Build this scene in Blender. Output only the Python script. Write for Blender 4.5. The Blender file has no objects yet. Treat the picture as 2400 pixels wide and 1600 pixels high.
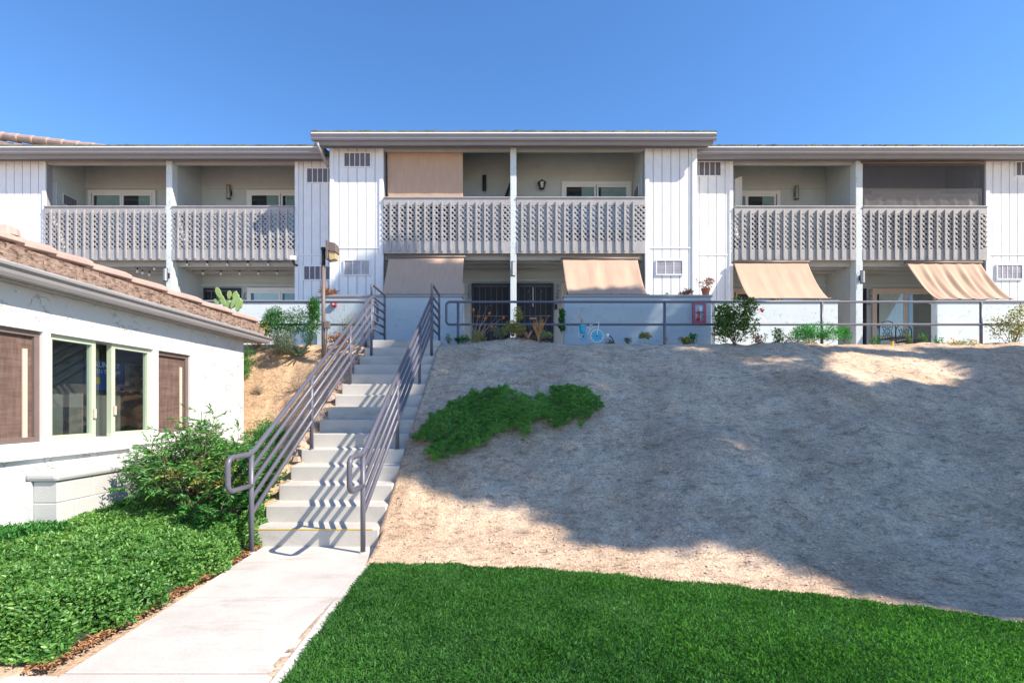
import bpy, math, random
import numpy as np
from mathutils import Vector
R = math.radians
S = bpy.context.scene
COL = S.collection

# ------------------------------------------------------------------ camera, sky, sun
cam_d = bpy.data.cameras.new('camera'); cam = bpy.data.objects.new('camera', cam_d); COL.objects.link(cam)
cam.location = (0, 0, 1.4); cam.rotation_euler = (R(90), 0, 0)
cam_d.sensor_width = 36; cam_d.lens = 17.7; cam_d.shift_y = .06375; cam_d.clip_start = .05; cam_d.clip_end = 2000
S.camera = cam
SUNV = Vector((.97, -.47, 1.0)).normalized()          # towards the sun
elev = math.asin(SUNV.z); azim = math.atan2(SUNV.x, SUNV.y)
world = bpy.data.worlds.new('World'); S.world = world; world.use_nodes = True
wn = world.node_tree.nodes; wl = world.node_tree.links
bg = wn['Background']; sky = wn.new('ShaderNodeTexSky'); sky.sky_type = 'NISHITA'; sky.sun_disc = False
sky.sun_elevation = elev; sky.sun_rotation = azim
sky.air_density = 1.0; sky.dust_density = .1; sky.ozone_density = 4.5; sky.altitude = 0
hs_ = wn.new('ShaderNodeHueSaturation'); hs_.inputs['Saturation'].default_value = 1.16; hs_.inputs['Hue'].default_value = .503
wl.new(sky.outputs[0], hs_.inputs['Color']); wl.new(hs_.outputs[0], bg.inputs[0]); bg.inputs[1].default_value = .138
sl = bpy.data.lights.new('sun', 'SUN'); sl.energy = 4.5; sl.angle = R(.53); sl.color = (1, .90, .76)
so = bpy.data.objects.new('sun', sl); COL.objects.link(so)
so.rotation_euler = (-SUNV).to_track_quat('-Z', 'Y').to_euler(); so.location = (8, -6, 12)
S.view_settings.view_transform = 'Standard'; S.view_settings.look = 'None'
S.view_settings.exposure = .93; S.view_settings.gamma = 1
S.cycles.max_bounces = 6; S.cycles.transparent_max_bounces = 12

# ------------------------------------------------------------------ measuring helpers
F = 1180.0
def PX(x, Y): return (x - 1200) * Y / F               # column of the 2400 px survey at depth Y -> metres
def PZ(y, Y): return 1.4 - (y - 953) * Y / F
def P(x, y, Y): return (PX(x, Y), Y, PZ(y, Y))

# ------------------------------------------------------------------ noise
def _hash(ix, iy, s):
    n = (ix * 374761393 + iy * 668265263 + s * 974634777) & 0xffffffff
    n = ((n ^ (n >> 13)) * 1274126177) & 0xffffffff
    return ((n ^ (n >> 16)) & 0xffff) / 65535.0
def vnoise(x, y, s=0):
    x = np.asarray(x, float); y = np.asarray(y, float)
    ix = np.floor(x).astype(np.int64); iy = np.floor(y).astype(np.int64)
    fx = x - ix; fy = y - iy; fx = fx * fx * (3 - 2 * fx); fy = fy * fy * (3 - 2 * fy)
    a = _hash(ix, iy, s); b = _hash(ix + 1, iy, s); c = _hash(ix, iy + 1, s); d = _hash(ix + 1, iy + 1, s)
    return (a + (b - a) * fx) * (1 - fy) + (c + (d - c) * fx) * fy
def fbm(x, y, o=4, s=0):
    r = 0; a = .5
    for k in range(o):
        r = r + a * (vnoise(x * 2 ** k, y * 2 ** k, s + k) - .5); a *= .5
    return r
def sstep(a, b, x):
    t = np.clip((x - a) / (b - a), 0, 1); return t * t * (3 - 2 * t)

# ------------------------------------------------------------------ materials
def mat(name): 
    m = bpy.data.materials.new(name); m.use_nodes = True
    nt = m.node_tree; return m, nt, nt.nodes['Principled BSDF']
def N(nt, t, **kw):
    n = nt.nodes.new(t)
    for k, v in kw.items(): setattr(n, k, v)
    return n
def noise(nt, scale, detail=4, rough=.6, coord='Object', vec=None, scl=None):
    tc = N(nt, 'ShaderNodeTexCoord'); n = N(nt, 'ShaderNodeTexNoise')
    n.inputs['Scale'].default_value = scale; n.inputs['Detail'].default_value = detail; n.inputs['Roughness'].default_value = rough
    if scl:
        mp = N(nt, 'ShaderNodeMapping'); mp.inputs['Scale'].default_value = scl
        nt.links.new(tc.outputs[coord], mp.inputs[0]); nt.links.new(mp.outputs[0], n.inputs['Vector'])
    else: nt.links.new(tc.outputs[coord], n.inputs['Vector'])
    return n
def ramp(nt, fac, stops):
    r = N(nt, 'ShaderNodeValToRGB'); e = r.color_ramp.elements
    while len(e) < len(stops): e.new(.5)
    for el, (p, c) in zip(e, stops):
        el.position = p; el.color = (*c, 1) if len(c) == 3 else c
    nt.links.new(fac, r.inputs[0]); return r
def mix(nt, f, a, b, mode='MIX'):
    m = N(nt, 'ShaderNodeMixRGB', blend_type=mode)
    for s, v in ((0, f), (1, a), (2, b)):
        if hasattr(v, 'links') or hasattr(v, 'is_linked'): nt.links.new(v, m.inputs[s])
        elif isinstance(v, (int, float)): m.inputs[s].default_value = v
        else: m.inputs[s].default_value = (*v, 1)
    return m
def bump(nt, b, h, strength, dist, prev=None):
    n = N(nt, 'ShaderNodeBump'); n.inputs['Strength'].default_value = strength; n.inputs['Distance'].default_value = dist
    nt.links.new(h, n.inputs['Height'])
    if prev: nt.links.new(prev.outputs[0], n.inputs['Normal'])
    nt.links.new(n.outputs[0], b.inputs['Normal']); return n
def sc(c, k): return tuple(min(1, v * k) for v in c)
def paint(name, c, rough=.5, var=.08, bscale=60, bstr=.15, metal=0, grime=.0):
    m, nt, b = mat(name)
    n = noise(nt, 3.0, 5); r = ramp(nt, n.outputs[0], [(.3, sc(c, 1 - var)), (.7, sc(c, 1 + var))])
    out = r.outputs[0]
    if grime:
        g = noise(nt, 9, 6, .7, scl=(3, 3, .6)); gr = ramp(nt, g.outputs[0], [(.5, (1, 1, 1)), (.75, (1 - grime,) * 3)])
        out = mix(nt, 1, out, gr.outputs[0], 'MULTIPLY').outputs[0]
    nt.links.new(out, b.inputs['Base Color']); b.inputs['Roughness'].default_value = rough; b.inputs['Metallic'].default_value = metal
    n2 = noise(nt, bscale, 4); bump(nt, b, n2.outputs[0], bstr, .004)
    return m
def stucco(name, c, big=1.0):
    m, nt, b = mat(name)
    n = noise(nt, 2.2, 5); r = ramp(nt, n.outputs[0], [(.3, sc(c, .95)), (.7, sc(c, 1.04))])
    # trowel lips: distorted cells, broken into short arcs
    tc = N(nt, 'ShaderNodeTexCoord'); nz = noise(nt, 5, 3)
    ad = N(nt, 'ShaderNodeVectorMath', operation='MULTIPLY_ADD'); ad.inputs[1].default_value = (.35,) * 3
    nt.links.new(nz.outputs['Color'], ad.inputs[0]); nt.links.new(tc.outputs['Object'], ad.inputs[2])
    v = N(nt, 'ShaderNodeTexVoronoi', feature='DISTANCE_TO_EDGE'); v.inputs['Scale'].default_value = 6.5
    nt.links.new(ad.outputs[0], v.inputs['Vector'])
    vr = ramp(nt, v.outputs['Distance'], [(0, (0, 0, 0)), (.045, (1, 1, 1))])
    msk = noise(nt, 4.5, 3); mr = ramp(nt, msk.outputs[0], [(.5, (1, 1, 1)), (.6, (0, 0, 0))])
    mx = N(nt, 'ShaderNodeMath', operation='MAXIMUM'); nt.links.new(vr.outputs[0], mx.inputs[0]); nt.links.new(mr.outputs[0], mx.inputs[1])
    f = noise(nt, 38, 4, .65)
    b1 = bump(nt, b, mx.outputs[0], .55 * big, .012); b2 = bump(nt, b, f.outputs[0], .35, .006, b1)
    cr = ramp(nt, mx.outputs[0], [(0, (.62, .62, .62)), (.6, (1, 1, 1))])  # lip lines darkened in colour, standing in for their small shadows
    mm = mix(nt, 1, r.outputs[0], cr.outputs[0], 'MULTIPLY')
    nt.links.new(mm.outputs[0], b.inputs['Base Color']); b.inputs['Roughness'].default_value = .92
    return m
def leafmat(name, c0, c1, rough=.42, trans=.25):
    m, nt, b = mat(name)
    a = N(nt, 'ShaderNodeAttribute'); a.attribute_name = 'tone'
    mid = tuple((x + y) / 2 for x, y in zip(c0, c1))
    r = ramp(nt, a.outputs['Fac'], [(0, c0), (.55, mid), (1, c1)])
    nt.links.new(r.outputs[0], b.inputs['Base Color']); b.inputs['Roughness'].default_value = rough
    t = N(nt, 'ShaderNodeBsdfTranslucent'); ms = N(nt, 'ShaderNodeMixShader'); ms.inputs[0].default_value = trans
    tr = mix(nt, 1, r.outputs[0], (1.6, 1.7, .8), 'MULTIPLY'); nt.links.new(tr.outputs[0], t.inputs[0])
    nt.links.new(b.outputs[0], ms.inputs[1]); nt.links.new(t.outputs[0], ms.inputs[2])
    nt.links.new(ms.outputs[0], nt.nodes['Material Output'].inputs[0]); return m
def cloth(name, c, trans=.15, weave=500):
    m, nt, b = mat(name)
    n = noise(nt, 2, 4, scl=(6, 1, 1)); r = ramp(nt, n.outputs[0], [(.3, sc(c, .92)), (.7, sc(c, 1.05))])
    w = noise(nt, weave, 2, scl=(1, .15, .15)); bump(nt, b, w.outputs[0], .2, .002)
    nt.links.new(r.outputs[0], b.inputs['Base Color']); b.inputs['Roughness'].default_value = .85
    t = N(nt, 'ShaderNodeBsdfTranslucent'); nt.links.new(r.outputs[0], t.inputs[0])
    ms = N(nt, 'ShaderNodeMixShader'); ms.inputs[0].default_value = trans
    nt.links.new(b.outputs[0], ms.inputs[1]); nt.links.new(t.outputs[0], ms.inputs[2])
    nt.links.new(ms.outputs[0], nt.nodes['Material Output'].inputs[0]); return m
def glass(name, tint=(.9, .95, .95), refl=.06, trans=True):
    m, nt, b = mat(name)
    g = N(nt, 'ShaderNodeBsdfGlossy'); g.inputs['Roughness'].default_value = .02; g.inputs[0].default_value = (1, 1, 1, 1)
    t = N(nt, 'ShaderNodeBsdfTransparent'); t.inputs[0].default_value = (*tint, 1)
    lw = N(nt, 'ShaderNodeFresnel'); lw.inputs[0].default_value = 1.5
    ad = N(nt, 'ShaderNodeMath', operation='ADD'); ad.inputs[1].default_value = refl; nt.links.new(lw.outputs[0], ad.inputs[0])
    ms = N(nt, 'ShaderNodeMixShader'); ge = N(nt, 'ShaderNodeNewGeometry'); iv = N(nt, 'ShaderNodeMath', operation='SUBTRACT'); iv.inputs[0].default_value = 1; nt.links.new(ge.outputs['Backfacing'], iv.inputs[1])
    mu = N(nt, 'ShaderNodeMath', operation='MULTIPLY'); nt.links.new(ad.outputs[0], mu.inputs[0]); nt.links.new(iv.outputs[0], mu.inputs[1]); nt.links.new(mu.outputs[0], ms.inputs[0])
    nt.links.new(t.outputs[0], ms.inputs[1]); nt.links.new(g.outputs[0], ms.inputs[2])
    nt.links.new(ms.outputs[0], nt.nodes['Material Output'].inputs[0]); return m
def mesh_screen(name, c, alpha, scale=0):
    m, nt, b = mat(name)
    n = noise(nt, 30, 3, scl=(1, 1, .12)); n2 = noise(nt, 30, 3, scl=(1, .12, 1))
    mx = mix(nt, .5, n.outputs[0], n2.outputs[0]); r = ramp(nt, mx.outputs[0], [(.35, sc(c, .6)), (.65, sc(c, 1.35))])
    nt.links.new(r.outputs[0], b.inputs['Base Color']); b.inputs['Roughness'].default_value = .8
    t = N(nt, 'ShaderNodeBsdfTransparent'); ms = N(nt, 'ShaderNodeMixShader'); ms.inputs[0].default_value = alpha
    nt.links.new(t.outputs[0], ms.inputs[1]); nt.links.new(b.outputs[0], ms.inputs[2])
    nt.links.new(ms.outputs[0], nt.nodes['Material Output'].inputs[0]); return m

def dirtmat():
    m, nt, b = mat('dirt')
    big = noise(nt, .9, 6, .62); r = ramp(nt, big.outputs[0], [(.25, (.47, .33, .22)), (.5, (.645, .475, .335)), (.75, (.77, .60, .44))])
    geo = N(nt, 'ShaderNodeNewGeometry'); sp = N(nt, 'ShaderNodeSeparateXYZ'); nt.links.new(geo.outputs['Position'], sp.inputs[0])
    lf = N(nt, 'ShaderNodeMapRange'); lf.inputs[1].default_value = -2.6; lf.inputs[2].default_value = -2.9; nt.links.new(sp.outputs[0], lf.inputs[0])
    o = mix(nt, lf.outputs[0], r.outputs[0], (.56, .385, .24))
    md = noise(nt, 6, 6, .7); r2 = ramp(nt, md.outputs[0], [(.3, (.58, .55, .52)), (.48, (.97, .96, .95)), (.7, (1.22, 1.2, 1.17))])
    m2 = mix(nt, .8, o.outputs[0], r2.outputs[0], 'MULTIPLY')
    fn = noise(nt, 45, 5, .75); r3 = ramp(nt, fn.outputs[0], [(.3, (.45, .4, .36)), (.47, (1, 1, 1)), (.72, (1.35, 1.33, 1.3))])
    m3 = mix(nt, .9, m2.outputs[0], r3.outputs[0], 'MULTIPLY')
    st = noise(nt, 14, 5, .75, scl=(.6, 1.3, 1.3)); r4 = ramp(nt, st.outputs[0], [(.36, (.5, .45, .42)), (.47, (1, 1, 1))])
    m4 = mix(nt, .8, m3.outputs[0], r4.outputs[0], 'MULTIPLY')
    nt.links.new(m4.outputs[0], b.inputs['Base Color']); b.inputs['Roughness'].default_value = .97
    vo = N(nt, 'ShaderNodeTexVoronoi'); vo.inputs['Scale'].default_value = 60; tcv = N(nt, 'ShaderNodeTexCoord'); nt.links.new(tcv.outputs['Object'], vo.inputs['Vector'])
    sv = N(nt, 'ShaderNodeSeparateColor'); nt.links.new(vo.outputs['Color'], sv.inputs[0])
    r5 = ramp(nt, sv.outputs[0], [(.0, (.55, .5, .47)), (.10, (.8, .78, .76)), (.3, (1, 1, 1)), (.86, (1, 1, 1)), (.97, (1.5, 1.5, 1.5))])
    m5 = mix(nt, .55, m4.outputs[0], r5.outputs[0], 'MULTIPLY'); nt.links.new(m5.outputs[0], b.inputs['Base Color'])
    b1 = bump(nt, b, st.outputs[0], .45, .03); b2 = bump(nt, b, fn.outputs[0], .9, .02, b1); b3 = bump(nt, b, vo.outputs['Distance'], .4, .008, b2)
    return m
def concrete(name, c, joint=False):
    m, nt, b = mat(name)
    n = noise(nt, 1.3, 6, .6); r = ramp(nt, n.outputs[0], [(.3, sc(c, .80)), (.5, c), (.72, sc(c, 1.08))])
    f = noise(nt, 60, 5, .7); r2 = ramp(nt, f.outputs[0], [(.35, (.9, .9, .9)), (.6, (1.03, 1.03, 1.03))])
    st = noise(nt, 4, 5, .7, scl=(.35, 1, 1)); r3 = ramp(nt, st.outputs[0], [(.3, (.68, .65, .62)), (.45, (1, 1, 1))])
    m1 = mix(nt, 1, r.outputs[0], r2.outputs[0], 'MULTIPLY'); m2 = mix(nt, .7, m1.outputs[0], r3.outputs[0], 'MULTIPLY')
    nt.links.new(m2.outputs[0], b.inputs['Base Color']); b.inputs['Roughness'].default_value = .85
    bump(nt, b, f.outputs[0], .25, .003); return m

M = {}
M['siding'] = paint('siding', (.79, .79, .80), .6, .04, 40, .12, grime=.13)
M['groove'] = paint('siding_groove_shade', (.30, .30, .33), .8, .03)  # dark grey backing puts the shade of the board gaps into the colour
M['trimgrey'] = paint('grey_trim', (.36, .335, .35), .5, .05, 50, .2, grime=.12)
M['slat'] = paint('grey_slat', (.375, .36, .36), .6, .12, 50, .3, grime=.2)
M['gutter'] = paint('gutter_metal', (.28, .27, .285), .35, .04, 20, .05)
M['drip'] = paint('drip_edge', (.8, .8, .8), .3, .02, 20, .02)
M['fascia'] = paint('fascia', (.27, .255, .26), .6, .05, 30, .1)
M['stucco'] = stucco('stucco_blue', (.62, .67, .675))
M['stuccob'] = stucco('stucco_dusty_blue', (.41, .48, .525), .8)
M['stuccow'] = stucco('stucco_white', (.60, .60, .59), 1.5)
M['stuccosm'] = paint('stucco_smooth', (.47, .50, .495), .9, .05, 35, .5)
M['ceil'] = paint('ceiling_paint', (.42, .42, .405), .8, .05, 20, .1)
M['rail'] = paint('rail_paint', (.115, .112, .145), .38, .06, 30, .08)
M['white'] = paint('white_vinyl', (.72, .70, .68), .4, .03, 20, .04)
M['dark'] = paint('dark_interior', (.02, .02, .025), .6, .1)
M['ventdark'] = paint('vent_dark', (.16, .15, .18), .6, .15)
M['ventlight'] = paint('vent_light', (.42, .40, .44), .5, .25, 10)
M['black'] = paint('black_metal', (.018, .018, .03), .4, .1)
M['steel'] = paint('steel', (.42, .41, .40), .5, .05, 30, .05, 1)
M['shingle'] = paint('shingle', (.15, .16, .12), .95, .45, 80, 1)
M['brown'] = paint('brown_paint', (.17, .125, .11), .5, .1)
M['awning'] = cloth('awning_fabric', (.56, .385, .28), .12)
M['curtain'] = paint('curtain', (.34, .40, .38), .8, .15)
M['blind'] = paint('blind', (.30, .29, .27), .7, .1)
M['curtainlight'] = paint('curtain_light', (.62, .64, .60), .8, .05)
M['glass'] = glass('glass')
M['darkglass'] = glass('dark_glass', (.5, .55, .55), .08)
M['dirt'] = dirtmat()
M['concrete'] = concrete('concrete', (.54, .50, .46))
M['stepc'] = concrete('step_concrete', (.52, .49, .45))
M['lawnsoil'] = paint('lawn_soil', (.025, .075, .02), .95, .3, 60, 1)
M['tile'] = paint('roof_tile', (.42, .295, .25), .8, .16, 30, .6, grime=.25)
M['red'] = paint('red_paint', (.5, .02, .03), .4, .05)
M['pinkred'] = paint('cabinet_red', (.42, .07, .12), .4, .05)
M['yellow'] = paint('yellow_paint', (.75, .48, .03), .6, .1)
M['blue'] = paint('turquoise_paint', (.02, .33, .52), .4, .08)
M['wwire'] = paint('white_wire', (.8, .8, .8), .4, .02)
M['terra'] = paint('terracotta', (.45, .16, .09), .8, .1)
M['wood'] = paint('tan_frame', (.62, .50, .40), .5, .06)
M['bark'] = paint('bark', (.16, .11, .08), .9, .3, 40, 1)
M['twig'] = paint('dry_twig', (.42, .33, .24), .9, .3, 80, .5)
M['otwig'] = paint('orange_twig', (.55, .28, .10), .8, .3, 80, .5)
M['stone'] = paint('pebble', (.58, .48, .38), .9, .45, 40, .5)
M['block'] = paint('block_paint', (.50, .50, .49), .9, .04, 90, .8)
M['digit'] = paint('digit_metal', (.12, .13, .13), .4, .1)
M['bulb'] = paint('bulb_glass', (.75, .75, .70), .15, .02)
M['lens'] = paint('amber_lens', (.55, .42, .20), .3, .12)
M['posterblue'] = paint('poster_blue', (.07, .14, .40), .5, .05)
M['posterwhite'] = paint('poster_print', (.92, .93, .95), .5, .02)
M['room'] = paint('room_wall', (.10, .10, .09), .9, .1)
M['screen'] = mesh_screen('insect_screen', (.17, .105, .085), .86)
M['shade_screen'] = mesh_screen('dark_sun_mesh', (.085, .08, .09), .36)
M['towel'] = cloth('grey_cover', (.48, .46, .46), .1)
M['cactus'] = paint('cactus_green', (.20, .30, .10), .6, .2, 60, .4)
M['grass'] = leafmat('grass_blade', (.028, .13, .022), (.13, .36, .07), .5, .3)
M['hibis'] = leafmat('hibiscus_leaf', (.025, .09, .02), (.24, .36, .10), .35, .2)
M['hedge'] = leafmat('hedge_leaf', (.035, .14, .025), (.22, .42, .09), .42, .22)
M['green'] = leafmat('green_leaf', (.02, .10, .02), (.08, .30, .05), .42, .25)
M['nandina'] = leafmat('nandina_leaf', (.035, .16, .04), (.17, .42, .09), .42, .28)
M['juniper'] = leafmat('juniper_leaf', (.04, .16, .03), (.26, .50, .12), .6, .3)
M['sage'] = leafmat('sage_leaf', (.12, .17, .12), (.26, .32, .22), .7, .1)
M['olive'] = leafmat('olive_leaf', (.14, .16, .03), (.45, .42, .12), .5, .2)
M['feather'] = leafmat('feather_leaf', (.015, .16, .03), (.09, .40, .09), .5, .3)
M['dryleaf'] = leafmat('dry_leaf', (.20, .09, .04), (.50, .28, .13), .8, .1)
M['succ'] = leafmat('succulent_leaf', (.16, .25, .10), (.42, .48, .20), .45, .1)
M['pinksucc'] = leafmat('pink_succulent', (.28, .12, .08), (.55, .32, .20), .5, .1)
M['orange'] = leafmat('orange_petal', (.85, .22, .01), (.95, .33, .01), .5, .3)
M['redpetal'] = leafmat('red_petal', (.7, .01, .02), (.9, .03, .04), .5, .3)
M['pinkpetal'] = leafmat('pink_petal', (.6, .08, .10), (.8, .22, .20), .5, .3)
M['treeleaf'] = leafmat('tree_leaf', (.03, .07, .02), (.09, .16, .04), .5, .2)

# ------------------------------------------------------------------ mesh builder
class MB:
    def __init__(s): s.v = []; s.f = []; s.n = 0; s.tone = []; s.has = False
    def add(s, v, f, tone=.5):
        v = np.asarray(v, float).reshape(-1, 3); o = s.n
        s.v.append(v); s.n += len(v)
        s.f += [tuple(i + o for i in q) for q in f]; s.tone += [tone] * len(f); return s
    def box(s, x0, x1, y0, y1, z0, z1):
        x0, x1 = sorted((x0, x1)); y0, y1 = sorted((y0, y1)); z0, z1 = sorted((z0, z1))
        v = [(x0,y0,z0),(x1,y0,z0),(x1,y1,z0),(x0,y1,z0),(x0,y0,z1),(x1,y0,z1),(x1,y1,z1),(x0,y1,z1)]
        return s.add(v, [(0,3,2,1),(4,5,6,7),(0,1,5,4),(1,2,6,5),(2,3,7,6),(3,0,4,7)])
    def bar(s, a, b, w, d, up=(0, 1, 0)):            # rectangular bar from a to b
        a = Vector(a); b = Vector(b); t = (b - a).normalized(); u = Vector(up); x = t.cross(u).normalized(); y = x.cross(t)
        v = []
        for p in (a, b):
            for i, j in ((-1,-1),(1,-1),(1,1),(-1,1)): v.append(p + x * w / 2 * i + y * d / 2 * j)
        return s.add(v, [(0,1,2,3),(7,6,5,4),(0,4,5,1),(1,5,6,2),(2,6,7,3),(3,7,4,0)])
    def tube(s, pts, r, n=10, caps=True):
        pts = [Vector(p) for p in pts]; rr = r if isinstance(r, (list, tuple)) else [r] * len(pts)
        v = []; f = []; px = None
        for i, p in enumerate(pts):
            t = (pts[min(i + 1, len(pts) - 1)] - pts[max(i - 1, 0)]).normalized()
            if px is None:
                u = Vector((0, 0, 1)) if abs(t.z) < .9 else Vector((1, 0, 0)); x = t.cross(u).normalized()
            else: x = (px - t * px.dot(t)).normalized()
            px = x; y = t.cross(x)
            for k in range(n):
                a = 2 * math.pi * k / n; v.append(p + (x * math.cos(a) + y * math.sin(a)) * rr[i])
        for i in range(len(pts) - 1):
            for k in range(n): f.append((i*n+k, i*n+(k+1)%n, (i+1)*n+(k+1)%n, (i+1)*n+k))
        if caps: f.append(tuple(range(n))[::-1]); f.append(tuple((len(pts)-1)*n + k for k in range(n)))
        return s.add(v, f)
    def prism(s, prof, x0, x1, axis='x'):            # profile of (y,z) extruded along x, or (x,z) along y
        n = len(prof); v = []
        for e in (x0, x1):
            for a, b in prof: v.append((e, a, b) if axis == 'x' else ((a, e, b) if axis == 'y' else (a, b, e)))
        f = [(i, (i+1) % n, n+(i+1) % n, n+i) for i in range(n)] + [tuple(range(n))[::-1], tuple(range(n, 2*n))]
        return s.add(v, f)
    def lathe(s, c, prof, n=16):                     # prof of (r, z)
        c = Vector(c); v = []; f = []
        for r, z in prof:
            for k in range(n):
                a = 2*math.pi*k/n; v.append((c.x+r*math.cos(a), c.y+r*math.sin(a), c.z+z))
        for i in range(len(prof)-1):
            for k in range(n): f.append((i*n+k, i*n+(k+1)%n, (i+1)*n+(k+1)%n, (i+1)*n+k))
        f.append(tuple(range(n))[::-1]); f.append(tuple((len(prof)-1)*n+k for k in range(n)))
        return s.add(v, f)
    def grid(s, fn, nu, nv):
        v = [fn(i / nu, j / nv) for i in range(nu + 1) for j in range(nv + 1)]
        f = [(i*(nv+1)+j, (i+1)*(nv+1)+j, (i+1)*(nv+1)+j+1, i*(nv+1)+j+1) for i in range(nu) for j in range(nv)]
        return s.add(v, f)
    def build(s, name, m, parent=None, loc=None, smooth=False, bevel=0, solid=0):
        v = np.concatenate(s.v) if s.v else np.zeros((0, 3))
        root = parent
        while root is not None and root.parent is not None: root = root.parent
        o0 = Vector(loc) if loc is not None else (root.location if root is not None else Vector((0, 0, 0)))
        v = v - np.array(o0)
        me = bpy.data.meshes.new(name); me.from_pydata(v.tolist(), [], s.f); me.update()
        if s.has:
            at = me.attributes.new('tone', 'FLOAT', 'FACE'); at.data.foreach_set('value', np.array(s.tone, np.float32))
        return finish(name, me, m, parent, loc, smooth, bevel, solid)
def finish(name, me, m, parent=None, loc=None, smooth=False, bevel=0, solid=0):
    o = bpy.data.objects.new(name, me); COL.objects.link(o); me.materials.append(m)
    if parent is not None: o.parent = parent
    if loc is not None: o.location = loc
    if smooth: me.polygons.foreach_set('use_smooth', [True] * len(me.polygons))
    if solid:
        q = o.modifiers.new('thick', 'SOLIDIFY'); q.thickness = solid; q.offset = 0
    if bevel:
        q = o.modifiers.new('bevel', 'BEVEL'); q.width = bevel; q.segments = 2; q.limit_method = 'ANGLE'
    return o
def tag(o, label=None, cat=None, group=None, kind=None):
    if label: o['label'] = label
    if cat: o['category'] = cat
    if group: o['group'] = group
    if kind: o['kind'] = kind
    return o
def thing(name, label, cat, loc, group=None):
    o = bpy.data.objects.new(name, None); o.empty_display_size = .1; COL.objects.link(o); o.location = loc
    return tag(o, label, cat, group)
def struct(o): o['kind'] = 'structure'; return o
def BOX(*a): return MB().box(*a)
def copypart(o, dx=0, dy=0, dz=0):
    c = o.copy(); COL.objects.link(c); c.location = o.location + Vector((dx, dy, dz)); c.parent = o.parent; return c

rng = np.random.default_rng(7); random.seed(7)
# leaves as arrays: each leaf is a folded pair of quads
def leafmesh(name, pos, dirs, L, W, m, parent=None, loc=None, fold=.25, droop=.15, tone=None, wide=.45, seed=1, up=None):
    rg = np.random.default_rng(seed); n = len(pos); pos = np.asarray(pos, float)
    d = dirs / (np.linalg.norm(dirs, axis=1, keepdims=True) + 1e-9)
    L = np.broadcast_to(np.asarray(L, float), (n,))[:, None]; W = np.broadcast_to(np.asarray(W, float), (n,))[:, None]
    if up is None: up = rg.normal(size=(n, 3)) * .5 + np.array([0, 0, 1.0])
    sd = np.cross(d, up); sd /= (np.linalg.norm(sd, axis=1, keepdims=True) + 1e-9); nm = np.cross(sd, d)
    b = pos; t = pos + d * L - nm * L * droop
    q1 = pos + d * L * (wide - .15); q2 = pos + d * L * (wide + .25) - nm * L * droop * .3
    l1 = q1 + sd * W * .46 + nm * W * fold; r1 = q1 - sd * W * .46 + nm * W * fold
    l2 = q2 + sd * W * .40 + nm * W * fold; r2 = q2 - sd * W * .40 + nm * W * fold
    V = np.stack([b, l1, l2, t, r2, r1], 1).reshape(-1, 3)
    root = parent
    while root is not None and root.parent is not None: root = root.parent
    o0 = np.array(loc) if loc is not None else (np.array(root.location) if root is not None else np.zeros(3))
    V = V - o0
    idx = np.arange(n)[:, None] * 6
    Fc = np.concatenate([idx + np.array([[0, 3, 2, 1]]), idx + np.array([[0, 5, 4, 3]])], 1).reshape(-1)
    me = bpy.data.meshes.new(name); me.vertices.add(len(V)); me.vertices.foreach_set('co', V.astype(np.float32).ravel())
    me.loops.add(len(Fc)); me.loops.foreach_set('vertex_index', Fc.astype(np.int32))
    npoly = 2 * n; me.polygons.add(npoly); me.polygons.foreach_set('loop_start', np.arange(npoly, dtype=np.int32) * 4)
    me.update(calc_edges=True); me.validate()
    if tone is None: tone = rg.random(n)
    at = me.attributes.new('tone', 'FLOAT', 'FACE'); at.data.foreach_set('value', np.repeat(np.clip(tone, 0, 1), 2).astype(np.float32))
    return finish(name, me, m, parent, loc)

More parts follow.
